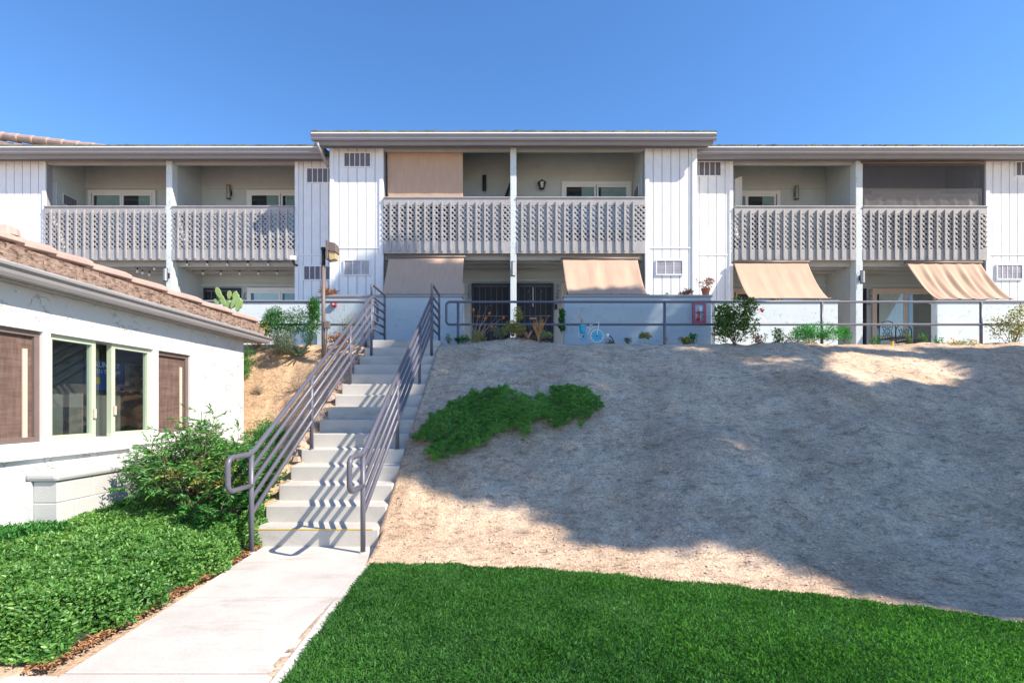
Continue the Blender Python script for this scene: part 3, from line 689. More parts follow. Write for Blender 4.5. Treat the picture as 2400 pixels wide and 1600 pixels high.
# tiled gable end far left
b = MB()
for i in range(12):
    x = -16.2 + i * .42; z = 8.91 - (x + 14.2) * .122
    b.tube([(x, 14, z + .012), (x + .40, 14, z - .045), (x + .425, 14, z - .05)], [.10, .125, .10], 14)
gt = b.build('gable_tiles', M['tile'], bld, bevel=.01)
MB().prism([(-16, 8.98), (-11.3, 8.4), (-11.3, 8.1), (-16, 8.1)], 13.95, 14.4, 'y').build('gable_wall', M['tile'], bld)
struct(BOX(-26, 26, 9.9, 13.9, 2.45, 2.622).build('walkway', M['stepc'])) if False else None
b = MB(); b.box(-26, XL - .003, 9.9, 10.4, 2.3, 2.622); b.box(XR + .1, 26, 9.9, 10.4, 2.3, 2.62); b.box(-26, 26, 10.401, 13.12, 2.3, 2.619)
struct(b.build('walkway', M['stepc']))

# ------------------------------------------------------------------ patio walls
def patio(x0, x1, y, zt_, label, m='stucco'):
    t = thing('patio_wall', label, 'wall', ((x0 + x1) / 2, y, 2.6), 'low stucco walls in front of the patios')
    BOX(x0, x1, y, y + .16, 2.5, zt_ - .05).build('wall', M[m], t, bevel=.012)
    BOX(x0 - .02, x1 + .02, y - .02, y + .18, zt_ - .049, zt_).build('cap', M['gutter'] if y < 10.7 else M['stuccosm'], t, bevel=.006)
patio(PX(742, 10.4), PX(1083, 10.4), 10.4, PZ(691, 10.4), 'low blue grey wall directly behind the head of the stairs', 'stuccob')
patio(PX(1322, 10.4), PX(1667, 10.4), 10.4, PZ(691, 10.4), 'low blue grey wall carrying the fire extinguisher cabinet', 'stuccob')
patio(-12.5, PX(741, 10.9), 10.9, PZ(704, 10.9), 'low sunlit stucco wall behind the green shrubs on the left')
patio(PX(1675, 10.9), PX(1964, 10.9), 10.9, PZ(704, 10.9), 'low white stucco wall behind the hibiscus bush')
patio(PX(2196, 10.9), 14.8, 10.9, PZ(704, 10.9), 'low white stucco wall behind the yellow shrub at far right')

# ------------------------------------------------------------------ sun shades
def sheet(name, A, B, C_, D, label, m, folds=0, sag=.1, wave=.01, group='tan fabric sun shades', roller=True):
    A, B, C_, D = map(Vector, (A, B, C_, D))         # A,B top left/right; C,D bottom left/right
    t = thing(name, label, 'sun shade', A, group)
    def fn(u, v):
        top = A.lerp(B, u); bot = C_.lerp(D, u); p = top.lerp(bot, v); nrm = Vector((0, -.6, .8))
        return p + Vector((0, .0, -1)) * sag * 4 * v * (1 - v) * .35 + Vector((0, -1, .3)) * (wave * math.sin(u * 6.28 * folds + v * 2) + wave * .5 * math.sin(u * 6.28 * folds * 1.7 + 1)) * min(1, 3 * (v + .05)) * (1.0)
    MB().grid(fn, 70, 24).build('fabric', M[m], t, smooth=True, solid=.003)
    if roller:
        MB().tube([A + Vector((-.04, 0, .02)), B + Vector((.04, 0, .02))], .032, 12).build('roller', M['brown'], t, smooth=True)
        MB().tube([C_ + Vector((-.04, 0, 0)), D + Vector((.06, 0, 0))], .012, 8).build('bottom_bar', M['brown'] if m == 'awning' else M['black'], t)
    return t
sheet('sun_shade', P(907, 352, 12.13), P(1085, 352, 12.13), P(909, 480, 12.1), P(1085, 480, 12.1), 'tan roller shade hanging straight down in the upper centre balcony', 'awning', 3, 0, .002)
sheet('sun_shade', P(911, 605, 11.93), P(1087, 604, 11.93), P(895, 690, 10.95), P(1082, 690, 10.95), 'tan shade in shadow on the ground floor, left of door 125', 'awning', 2, .15, .005)
sheet('sun_shade', P(1318, 608, 11.93), P(1494, 608, 11.93), P(1331, 690, 10.95), P(1516, 690, 10.95), 'tan shade half in sun on the ground floor, right of door 126', 'awning', 3, .3, .012)
sheet('sun_shade', P(1720, 616, 12.45), P(1893, 616, 12.45), P(1757, 699, 11.5), P(1942, 699, 11.5), 'smooth sunlit tan shade slanting out above the hibiscus bush', 'awning', 4, .35, .006)
sheet('sun_shade', P(2125, 617, 12.45), P(2298, 617, 12.45), P(2193, 701, 11.6), P(2371, 701, 11.6), 'sunlit tan shade with deep lengthwise folds at far right', 'awning', 6, .35, .022)
sheet('balcony_screen', P(2020, 383, 12.5), P(2301, 382, 12.5), P(2020, 490, 12.5), P(2301, 490, 12.5), 'dark see-through mesh screen filling the upper balcony at far right', 'shade_screen', 1, 0, .002, None)
sheet('balcony_cover', P(2025, 455, 12.62), P(2290, 453, 12.62), P(2022, 500, 12.6), P(2295, 500, 12.6), 'crumpled grey cloth hung along the rail behind the dark mesh screen', 'towel', 9, 0, .012, None, roller=False)

# ------------------------------------------------------------------ wall lamps and small fixtures
def sconce(x0, x1, y0, y1, Y, label, m='steel'):
    X = PX((x0 + x1) / 2, Y); za, zb = PZ(y1, Y), PZ(y0, Y); r = .05
    t = thing('wall_lamp', label, 'wall lamp', (X, Y, za), 'cylinder wall lamps')
    MB().lathe((X, Y - .09, za), [(r, 0), (r, zb - za)], 18).build('cylinder_shade', M[m], t, smooth=False)
    BOX(X - .03, X + .05, Y - .045, Y - .001, (za + zb) / 2 - .06, (za + zb) / 2 + .06).build('mount', M['black'], t)
    for z in (za - .004, zb - .006): MB().lathe((X, Y - .09, z), [(r + .004, 0), (r + .004, .01)], 18).build('rim', M['black'], t)
sconce(534, 546, 438, 469, BW, 'steel cylinder lamp on the wall of the upper balcony second from left')
sconce(1130, 1141, 416, 449, BC, 'black cylinder lamp beside the upper roller shade', 'black')
sconce(1858, 1868, 440, 470, BW, 'steel cylinder lamp beside the open white door')
sconce(388, 399, 631, 661, YW - .06, 'steel cylinder lamp on the column above the tiled roof')
sconce(1198, 1207, 616, 649, YC - .06, 'steel cylinder lamp on the middle column between doors 125 and 126')
sconce(2010, 2021, 637, 666, YW - .06, 'steel cylinder lamp on the right column above the patio')
t = thing('wall_lantern', 'black carriage lantern on the upper centre balcony wall', 'wall lamp', P(1270, 445, BC))
lx, ly, lz = P(1270, 434, BC - .1)
MB().lathe((lx, ly, lz), [(.06, -.09), (.095, .06)], 6).build('lantern_glass', M['darkglass'], t)
b = MB().lathe((lx, ly, lz), [(.11, .06), (.115, .075), (.05, .11), (.02, .13), (.02, .15)], 6).lathe((lx, ly, lz), [(.02, -.12), (.065, -.10), (.065, -.09)], 6)
for k in range(6):
    a = k * math.pi / 3; b.tube([(lx + .062*math.cos(a), ly + .062*math.sin(a), lz - .09), (lx + .098*math.cos(a), ly + .098*math.sin(a), lz + .06)], .007, 5)
b.box(lx - .03, lx + .03, ly + .06, ly + .099, lz - .02, lz + .1)
b.build('lantern_frame', M['black'], t)
t = thing('folded_umbrella', 'dark folded parasol leaning behind the middle column upstairs', 'umbrella', P(1176, 520, 12.7))
MB().tube([(PX(1173, 12.6), 12.55, UF), (PX(1198, 12.6), 12.8, 7.2)], .013, 8).build('pole', M['black'], t)
MB().tube([(PX(1178, 12.6), 12.6, 6.0), (PX(1186, 12.6), 12.7, 6.7), (PX(1197, 12.6), 12.8, 7.15)], [.05, .035, .015], 8).build('canopy', M['dark'], t)
t = thing('open_door', 'white door standing open on the upper balcony beside the sliding window', 'door', P(1729, 540, 13.0))
MB().add([P(1722, 420, 12.85), P(1738, 413, 13.1), P(1738, 560, 13.1), P(1722, 560, 12.85)], [(0, 1, 2, 3)]).build('leaf', M['white'], t, solid=.035)
t = thing('flood_light', 'small dark flood light under the corner of the left balcony', 'flood light', P(686, 608, 12.5))
lx, ly, lz = P(686, 606, 12.4)
BOX(lx - .07, lx + .07, ly - .03, ly + .06, lz - .04, lz + .07).build('housing', M['white'], t, bevel=.01)
MB().tube([(lx, ly, lz - .04), (lx + .03, ly + .06, lz - .14), (lx + .06, ly + .12, lz - .13)], .03, 8).build('sensor', M['black'], t)
# string lights
def strand(pts, bulbs, label):
    t = thing('string_lights', label, 'string lights', pts[0], 'strings of bulbs under the left balcony')
    MB().tube(pts, .005, 5).build('cord', M['black'], t)
    for x, y, Y in bulbs:
        X, Yy, z = P(x, y, Y)
        bb = MB().lathe((X, Yy, z), [(.008, .0), (.028, -.03), (.03, -.05), (.018, -.075)], 10).build('bulb', M['bulb'], t, smooth=True)
        MB().lathe((X, Yy, z), [(.017, -.002), (.017, .045)], 8).build('socket', M['black'], bb)
fx = [438, 486, 533, 581, 629, 676]
strand([P(x, 611 + 3 * (i % 2), 12.62) for i, x in enumerate([410, 424] + [v + d for v in fx for d in (0, 24)][:-1])], [(x, 616, 12.62) for x in fx[:5]], 'front string of clear bulbs along the rim of the left balcony')
bx = [432, 476, 518, 562, 606, 650]
strand([P(x, y, 13.1) for x, y in zip((418, 432, 454, 476, 497, 518, 540, 562, 584, 606, 628, 650, 680), (622, 636, 629, 634, 630, 636, 631, 636, 631, 637, 632, 635, 629))], [(x, 637, 13.1) for x in bx], 'back string of hanging bulbs below the left balcony joists')
strand([P(x, y, 12.7) for x, y in ((300, 617), (322, 628), (338, 622), (350, 633), (372, 621), (388, 626))], [(322, 632, 12.7), (334, 636, 12.7), (350, 640, 12.7), (362, 626, 12.7)], 'tangled string of bulbs over the tiled roof at left')

# fire extinguisher cabinet and alarm
t = thing('fire_extinguisher_cabinet', 'red framed fire extinguisher cabinet on the blue grey wall', 'extinguisher cabinet', P(1638, 758, 10.4))
xa, xb, za, zb = PX(1622, 10.4), PX(1653, 10.4), PZ(758, 10.4), PZ(709, 10.4); y = 10.399; q = .05
MB().box(xa, xb, y - .05, y, zb - q, zb).box(xa, xb, y - .05, y, za, za + q).box(xa, xa + q, y - .05, y, za + q, zb - q).box(xb - q, xb, y - .05, y, za + q, zb - q).build('frame', M['pinkred'], t, bevel=.004)
BOX(xa + q, xb - q, y - .006, y - .001, za + q, zb - q).build('back_panel', M['ventlight'], t)
MB().lathe(((xa + xb) / 2 - .01, y - .028, za + q), [(.02, 0), (.03, .02), (.03, .17), (.012, .21), (.008, .25)], 12).build('extinguisher', M['red'], t, smooth=True)
BOX((xa + xb) / 2 - .0, (xa + xb) / 2 + .05, y - .042, y - .038, zb - .18, zb - .09).build('notice', M['wwire'], t)
BOX(xa + q, xb - q, y - .048, y - .045, za + q, zb - q).build('pane', M['glass'], t)
t = thing('fire_alarm', 'small bright red alarm box on the wall beside the lamp post', 'fire alarm', P(784, 718, 10.4))
lx, ly, lz = P(784, 712.5, 10.4)
BOX(lx - .052, lx + .052, ly - .07, ly - .001, lz - .05, lz + .05).build('housing', M['red'], t, bevel=.006)
BOX(lx - .02, lx + .02, ly - .076, ly - .0705, lz - .028, lz - .01).build('strobe_lens', M['wwire'], t)
BOX(lx - .008, lx + .008, ly - .076, ly - .0705, lz - .008, lz + .02).build('strobe_mark', M['wwire'], t)

# ------------------------------------------------------------------ lamp post
lx, ly = PX(758, 9.2), 9.2; zb = H(lx, ly) - .05
t = thing('lamp_post', 'brown lamp post with a square amber head beside the stairs', 'lamp post', (lx, ly, zb))
MB().tube([(lx, ly, zb), (lx, ly, PZ(622, ly))], .034, 14).build('pole', M['brown'], t, smooth=True)
MB().tube([(lx, ly, PZ(622, ly) + .001), (lx, ly, PZ(584, ly))], .036, 14).build('upper_pole', M['black'], t, smooth=True)
MB().lathe((lx, ly, PZ(586, ly)), [(.045, 0), (.045, .04), (.03, .05)], 14).build('pole_cap', M['black'], t)
hx0, hx1, hz0, hz1 = PX(768, ly), PX(792, ly), PZ(612, ly), PZ(569, ly)
hd = MB().add([(hx0, ly - .1, hz1), (hx1 - .02, ly - .1, hz1 - .03), (hx1, ly - .1, hz1 - .2), (hx0 + .04, ly - .1, hz1 - .17), (hx0, ly + .1, hz1), (hx1 - .02, ly + .1, hz1 - .03), (hx1, ly + .1, hz1 - .2), (hx0 + .04, ly + .1, hz1 - .17)],
   [(0, 3, 2, 1), (4, 5, 6, 7), (0, 1, 5, 4), (1, 2, 6, 5), (2, 3, 7, 6), (3, 0, 4, 7)]).build('lamp_head', M['brown'], t, bevel=.008)
BOX(hx0 - .0, hx0 + .04, ly - .11, ly + .11, hz0 + .01, hz1 + .01).build('bracket_plate', M['brown'], t, bevel=.005)
MB().add([(hx0 + .041, ly - .08, hz1 - .172), (hx1 - .015, ly - .08, hz1 - .2), (hx1 - .02, ly - .08, hz0 + .02), (hx0 + .06, ly - .08, hz0), (hx0 + .041, ly + .08, hz1 - .172), (hx1 - .015, ly + .08, hz1 - .2), (hx1 - .02, ly + .08, hz0 + .02), (hx0 + .06, ly + .08, hz0)],
   [(0, 3, 2, 1), (4, 5, 6, 7), (0, 1, 5, 4), (1, 2, 6, 5), (2, 3, 7, 6), (3, 0, 4, 7)]).build('lamp_lens', M['lens'], t, bevel=.006)
MB().tube([(lx, ly, hz1 - .14), (hx0 + .01, ly, hz1 - .14)], .02, 8).build('arm', M['black'], t)
BOX(lx + .025, lx + .12, ly - .05, ly + .03, PZ(770, ly), PZ(753, ly)).build('junction_box', M['brown'], t, bevel=.006)
MB().tube([(lx + .07, ly - .01, PZ(770, ly)), (lx + .06, ly - .01, PZ(800, ly)), (lx + .03, ly, PZ(850, ly))], .012, 8).build('conduit', M['brown'], t)

# ------------------------------------------------------------------ laundry building
WX = -4.45; CY = 8.35
lb = thing('laundry_building', 'white stucco laundry building with a brown tiled roof at the left edge', 'building', (-6, 6, 0))
zwt, zwb = 1.4 + .166 * 4.45, 1.4 - .071 * 4.45 * 1.02
def LY(x): return 4.45 * F / (1200 - x)              # depth along the wall for a survey column
wins = [(-2.5, LY(95 * .98)), (LY(112), LY(353)), (LY(366), LY(441))]
yA, yZ = wins[0][0], wins[-1][1]
ztrT, ztrB = 1.4 + .1758 * 4.45, 1.4 - .1008 * 4.45
zi, zo = 1.4 + .158 * 4.45, 1.4 - .074 * 4.45
b = MB()
b.box(WX - .2, WX, -3, CY, -.3, zo); b.box(WX - .2, WX, -3, CY, zi, 2.52)
b.box(WX - .2, WX, wins[2][1], CY, zo, zi)
b.build('wall', M['stuccow'], lb)
BOX(-10, WX - .201, CY - .2, CY, -.3, 2.52).build('end_wall', M['stuccow'], lb)
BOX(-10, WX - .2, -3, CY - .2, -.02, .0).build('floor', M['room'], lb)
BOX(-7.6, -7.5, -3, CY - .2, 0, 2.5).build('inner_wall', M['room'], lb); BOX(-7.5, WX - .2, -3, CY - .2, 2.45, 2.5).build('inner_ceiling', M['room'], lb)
# white surround
b = MB(); q = .0
b.box(WX + .001, WX + .035, -3, LY(441) + .28, zi, ztrT); b.box(WX + .001, WX + .035, -3, LY(441) + .28, ztrB, zo)
for a, c in ((wins[0][1], wins[1][0]), (wins[1][1], wins[2][0]), (wins[2][1], wins[2][1] + .28)): b.box(WX - .1, WX + .033, a, c, zo, zi)
sr = b.build('window_surround', M['white'], lb, bevel=.006)
BOX(WX + .001, WX + .05, -3, LY(300) , ztrB - .03, ztrB - .002).build('sill_drip', M['stuccow'], lb)
def lwin(a, c, kind):
    fr = .05; x = WX - .02
    f = MB().box(x - .04, x + .02, a, c, zi - fr, zi).box(x - .04, x + .02, a, c, zo, zo + fr).box(x - .04, x + .02, a, a + fr, zo + fr, zi - fr).box(x - .04, x + .02, c - fr, c, zo + fr, zi - fr).build('window_frame', M['vframe'] if kind == 'glass' else M['brown'], lb, bevel=.004)
    BOX(x - .015, x - .01, a + fr, c - fr, zo + fr, zi - fr).build('pane', M['glass'] if kind == 'glass' else M['screen'], f)
    if kind != 'glass':
        BOX(x - .005, x + .006, c - fr - .10, c - fr - .055, zo + fr, zi - fr - .12).build('sash_bar', M['wood'], f)
        BOX(x - .06, x - .05, a + fr, c - fr, zo + fr, zi - fr).build('inner_glass', M['darkglass'], f)
M['vframe'] = paint('vinyl_green', (.50, .56, .42), .4, .04)
lwin(-2.5, wins[0][1], 'screen')
ym = LY(225); yn = LY(262)
lwin(wins[1][0], ym, 'glass'); lwin(yn, wins[1][1], 'glass'); lwin(wins[2][0], wins[2][1], 'screen')
BOX(WX - .12, WX - .10, ym + .005, yn - .005, zo, zi).build('mid_pane', M['glass'], lb)
for yy, zz in ((ym - .03, 1.33), (yn + .03, 1.36)):
    BOX(WX + .005, WX + .02, yy - .015, yy + .015, zz - .05, zz + .05).build('window_latch', M['wood'], lb)
# poster inside
pg = BOX(-7.49, -7.48, 8.35 * 0 + 6.6, 7.9, 1.2, 2.3).build('poster', M['posterblue'], lb) if False else None
px_ = -4.92
po = thing('laundry_poster', 'dark blue laundry poster behind the open window', 'poster', (px_, 6.0, 1.2))
ya, yb_ = 4.92 * F / (1200 - 200), 4.92 * F / (1200 - 290)
BOX(px_ - .01, px_, ya, yb_, PZ(915, 6.1), PZ(846, 6.1)).build('sheet', M['posterblue'], po)
def ptext(s, yy, z, size, m='posterwhite'): text(s, px_ + .004, z, yy, size, M[m], po, 'lettering', (R(90), 0, R(90)), 0, .001)
ym_ = (ya + yb_) / 2
ptext('LAUNDRY', ym_, PZ(856, ym_), .095); ptext('WITH THE APP', ym_, PZ(872, ym_), .068)
BOX(px_ + .001, px_ + .003, ym_ + .0, ym_ + .2, PZ(910, ym_), PZ(882, ym_)).build('phone_picture', M['room'], po)
MB().lathe((px_ + .002, ym_ - .15, PZ(893, ym_)), [(.045, -.04), (.045, .04)], 16).build('round_mark', M['yellow'], po)
po2 = thing('notice_sheet', 'grey instruction sheet on the laundry wall right of the poster', 'poster', (px_, 7.0, 1.2))
y2a, y2b = yb_ + .03, yb_ + .42
BOX(px_ - .01, px_, y2a, y2b, PZ(915, y2a), PZ(850, y2a)).build('sheet', M['trimgrey'], po2)
for i in range(3):
    for j in range(2):
        MB().lathe((px_ + .003, y2a + .1 + .18 * j, PZ(860 + 20 * i, y2a)), [(.03, -.02), (.03, .02)], 10).build('pictogram', M['room'], po2)
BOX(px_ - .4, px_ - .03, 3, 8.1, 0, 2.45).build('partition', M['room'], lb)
# roof: fascia, gutter, tile band, ridge caps
YE = 8.72
BOX(WX + .001, WX + .12, -3, YE, 2.49, 2.62).build('fascia_board', M['fascia'], lb)
BOX(WX - .3, WX + .10, CY + .001, YE - .02, 2.50, 2.6).build('barge_soffit', M['fascia'], lb)
g = [(WX + .121, 2.60), (WX + .121, 2.50), (WX + .20, 2.50), (WX + .215, 2.53), (WX + .22, 2.56), (WX + .245, 2.585), (WX + .247, 2.605), (WX + .235, 2.605), (WX + .22, 2.585), (WX + .15, 2.57), (WX + .14, 2.60)]
MB().prism(g, -3, YE + .1, 'y').build('gutter', M['fascia'], lb)
BOX(WX + .07, WX + .15, -3, YE, 2.622, 2.65).build('flashing', M['slat'], lb)
rf = MB()
for i in range(60):
    for j in range(4):
        y0 = -3 + i * .2 + (.1 if j % 2 else 0); x = WX + .13 - j * .05; z = 2.652 + j * .062
        rf.box(x - .25, x + random.uniform(-.008, .008), y0, min(y0 + .194, YE), z, z + .061 + random.uniform(-.008, .0))
m_, nt, pb = mat('rough_tile')
nn = noise(nt, 26, 5, .7, scl=(1, .5, 1)); rr = ramp(nt, nn.outputs[0], [(.36, (.07, .045, .035)), (.45, (.25, .165, .125)), (.65, (.42, .30, .235))])
nt.links.new(rr.outputs[0], pb.inputs['Base Color']); pb.inputs['Roughness'].default_value = .95; bump(nt, pb, nn.outputs[0], 1, .03)
rfo = rf.build('roof', m_, lb, bevel=.004)
MB().prism([(WX - .1, 2.9), (WX - .16, 2.92), (-10, 2.7), (-10, 2.5), (WX + .0, 2.6)], -3, YE - .01, 'y').build('roof_deck', M['tile'], rfo)
caps = [-2.4, -1.8, -1.2, -.6, 0, .6, 1.2, 1.8, 2.4, 3.0, 3.5, 4.02, 4.55, 4.87, 5.30, 5.84, 6.45, 7.17, 7.95, 8.75]
for a, c in zip(caps, caps[1:]):
    x = WX - .1; z = 2.905
    b = MB(); pr = [(.11, -.045), (.10, .0), (.03, .035), (-.07, .04), (-.13, .0), (-.13, -.03), (0, -.02), (.085, -.06)]
    v = [(x + p, a - .03, z + q_ + .0) for p, q_ in pr] + [(x + p * 1.12 + .01, c + .03, z + q_ * 1.1 + .028) for p, q_ in pr]
    n_ = len(pr); b.add(v, [(i, (i + 1) % n_, n_ + (i + 1) % n_, n_ + i) for i in range(n_)] + [tuple(range(n_))[::-1], tuple(range(n_, 2 * n_))])
    b.build('ridge_tile', M['tile'], rfo, bevel=.008)
MB().lathe((WX - .06, 4.50, 2.93), [(.09, 0), (.08, .06), (.03, .09)], 14).build('ridge_end', M['tile'], rfo)
# painted block wall with coping
bwl = thing('block_wall', 'short white painted block wall with a rounded coping below the windows', 'wall', (-4.3, 5.5, 0))
b = MB(); ch = .2
ytb = 4.62
for k in range(5):
    z0 = .77 - .055 - (k + 1) * ch; 
    for j in range(10):
        y0 = ytb + j * .40 - (.2 if k % 2 else 0); y0c = max(ytb, y0); 
        if y0 + .4 > ytb + .02: b.box(WX + .055, -4.18, y0c + .004, min(y0 + .396, 8.3), z0 + .004, z0 + ch - .004)
b.build('blocks', M['block'], bwl, bevel=.006)
BOX(WX + .06, -4.186, ytb + .008, 8.28, -.3, .71).build('mortar_core', M['block'], bwl)
BOX(WX + .002, -4.15, ytb - .03, 8.33, .716, .80).build('coping', M['block'], bwl, bevel=.03)
BOX(WX + .002, WX + .05, ytb - .02, ytb + .2, -.2, .715).build('end_strip', M['stuccow'], bwl)

# ------------------------------------------------------------------ vegetation generators
def rdirs(n, rg, up=.3):
    d = rg.normal(size=(n, 3)); d[:, 2] = d[:, 2] + up * 2; return d / np.linalg.norm(d, axis=1, keepdims=True)
def blob_points(c, r, n, rg, nodes=9, hollow=.6):
    c = np.array(c, float); r = np.array(r, float)
    cs = c + rg.uniform(-.6, .6, (nodes, 3)) * r; cr = rg.uniform(.3, .55, nodes)
    k = rg.integers(0, nodes, n); d = rg.normal(size=(n, 3)); d /= np.linalg.norm(d, axis=1, keepdims=True)
    rad = (hollow + (1 - hollow) * rg.random(n)) * cr[k]
    return cs[k] + d * rad[:, None] * r, d
def shrub(name, label, cat, c, r, n, L, W, m, group=None, seed=1, up=.3, nodes=9, stems=8, stemmat='bark', hollow=.5, clampz=True, sr=.006, extra=None):
    rg = np.random.default_rng(seed); c = np.array(c, float); base = (c[0], c[1], max(0, c[2] - r[2]) if False else c[2] - r[2])
    t = thing(name, label, cat, base, group)
    pts, d = blob_points(c, r, n, rg, nodes, hollow)
    pts[:, 2] = np.maximum(pts[:, 2], base[2] + .01)
    dd = d * .6 + rdirs(n, rg, up)
    leafmesh('foliage', pts, dd, L * rg.uniform(.7, 1.25, n), W * rg.uniform(.8, 1.2, n), M[m], t, seed=seed)
    b = MB()
    for i in range(stems):
        q = pts[rg.integers(0, n)]; mid = (np.array(base) + q) / 2 + rg.normal(0, .03, 3); b.tube([base, mid, q], [sr, sr * .7, sr * .35], 5)
    if stems: b.build('stem', M[stemmat], t)
    return t
def rosette(name, label, cat, base, n, L, W, m, group=None, seed=1, tilt=(.2, 1.2), stalk=0, fold=.3, droop=.2):
    rg = np.random.default_rng(seed); t = thing(name, label, cat, base, group)
    a = rg.uniform(0, 6.283, n); el = rg.uniform(*tilt, n)
    d = np.stack([np.cos(a) * np.cos(el), np.sin(a) * np.cos(el), np.sin(el)], 1)
    p = np.array(base) + np.array([0, 0, stalk]) + d * .012
    leafmesh('leaves', p, d, L * rg.uniform(.7, 1.15, n), W, M[m], t, seed=seed, fold=fold, droop=droop, up=np.tile([0, 0, 1.0], (n, 1)) + 1e-3)
    if stalk: MB().tube([base, (base[0], base[1], base[2] + stalk)], [.02, .014], 7).build('stalk', M['twig'], t)
    return t
def twigs(name, label, cat, base, n, h, spread, m, group=None, seed=1, r=.004, branch=2):
    rg = random.Random(seed); b = MB()
    for i in range(n):
        a = rg.uniform(0, 6.28); s = rg.uniform(.2, 1) * spread; hh = h * rg.uniform(.5, 1)
        tip = (base[0] + s * math.cos(a), base[1] + s * .6 * math.sin(a), base[2] + hh)
        mid = (base[0] + s * .35 * math.cos(a), base[1] + s * .2 * math.sin(a), base[2] + hh * .55); b.tube([base, mid, tip], [r, r * .8, r * .4], 5)
        for k in range(branch):
            a2 = a + rg.uniform(-1, 1); l = hh * .3; b.tube([mid, (mid[0] + l * .7 * math.cos(a2), mid[1] + l * .4 * math.sin(a2), mid[2] + l)], [r * .6, r * .3], 4)
    return tag(b.build(name, M[m], None, base), label, cat, group)

# hedge of broad leaves beside the path
def hedge_top(x, y): return .25 + .05 * sstep(-2.6, -3.2, x) + .06 * fbm(x * 2.5, y * 2.5, 3, 8) * 1.6 + .10 * sstep(4.4, 5.6, y)
n = 160000; rg = np.random.default_rng(11)
hx = rg.uniform(-4.44, -2.42, n); hy = rg.uniform(2.72, 5.9, n)
edge = -2.50 - .05 * np.sin(hy * 7) - .04 * np.sin(hy * 17 + 1) - .10 * sstep(4.4, 5.2, hy)
dl = edge - hx; dn = hy - 2.74
keep = (dl > 0); hx, hy, dl, dn = hx[keep], hy[keep], dl[keep], dn[keep]; n = len(hx)
ht = hedge_top(hx, hy) * np.clip(np.sqrt(np.clip(dl / .10, 0, 1)), .12, 1) * np.clip(np.sqrt(np.clip(dn / .2, 0, 1)), .12, 1)
ht = ht + fbm(hx * 9, hy * 9, 2, 50) * .10
frac = 1 - (.38 + .5 * np.clip(1 - dl / .14, 0, 1)) * rg.random(n) ** np.where(dl < .14, 1.0, 2.2)
hp = np.stack([hx, hy, np.maximum(ht * frac, .015)], 1)
# outward normals near the edges
out = np.stack([np.clip(1 - dl / .12, 0, 1) * 1.3, -np.clip(1 - dn / .2, 0, 1), np.ones(n) * .55], 1)
hd_ = out * .8 + rg.normal(size=(n, 3)) * .75; hd_[:, 2] = np.abs(hd_[:, 2]) * .6 + .1
hup = rg.normal(size=(n, 3)) * .45 + out
hedge = thing('hedge', 'broad-leaved clipped hedge filling the bed between the path and the laundry wall', 'hedge', (-3.4, 4.2, 0))
leafmesh('foliage', hp, hd_, .029 * rg.choice([.65, .9, 1.1, 1.6], n, p=[.3, .35, .25, .1]), .0165 * rg.uniform(.8, 1.3, n), M['hedge'], hedge, seed=5, fold=.18, droop=.12, up=hup,
         tone=.42 + .22 * rg.normal(size=n) + .6 * fbm(hx * 1.6, hy * 1.6, 3, 70) + (rg.random(n) < .1) * .3)
b = MB(); 
def hs(u, v):
    x = -4.44 + u * 1.90; y = 2.78 + v * 3.0; e = -2.52 - .10 * float(sstep(4.4, 5.2, y)); dl_ = max(0, e - x); dn_ = y - 2.76
    z = float(hedge_top(x, y)) * min(1, math.sqrt(min(1, dl_ / .16))) * min(1, math.sqrt(min(1, dn_ / .3))) * .6; return (x, y, max(.0, z - .03))
b.grid(hs, 40, 60).build('inner_sheet', paint('hedge_core', (.02, .045, .012), .95, .4, 80, 1), hedge)  # smooth dark green sheet under the leaves
# finer darker shrub at the wall foot behind
n = 9000; sx = rg.uniform(-4.44, -4.0, n); sy = rg.uniform(2.9, 4.6, n)
gcv = thing('low_shrub', 'fine-leaved dark green shrub at the foot of the laundry wall', 'shrub', (-4.2, 3.7, 0))
sz = .24 + .03 * np.sin(sy * 5) + rg.random(n) * .12 + fbm(sx * 6, sy * 6, 2, 3) * .1
leafmesh('foliage', np.stack([sx, sy, sz], 1), rdirs(n, rg, .8), .04, .012, M['green'], gcv, seed=9)

# leaf litter between hedge and path
n = 2600; lx_ = -2.44 - np.abs(rg.normal(0, .09, n)); ly_ = rg.uniform(2.66, 5.3, n); lx_ = lx_ - .02 - .03 * (ly_ - 3)/2
tag(leafmesh('leaf_litter', np.stack([lx_, ly_, .008 + .02 * rg.random(n)], 1), rdirs(n, rg, 0) * np.array([1, 1, .25]), .03 * rg.uniform(.5, 1.3, n), .013, M['dryleaf'], seed=21, up=np.tile([0., 0, 1], (n, 1)) + rg.normal(0, .3, (n, 3))),
    'brown fallen leaves along the path edge', 'leaf litter', kind='stuff')

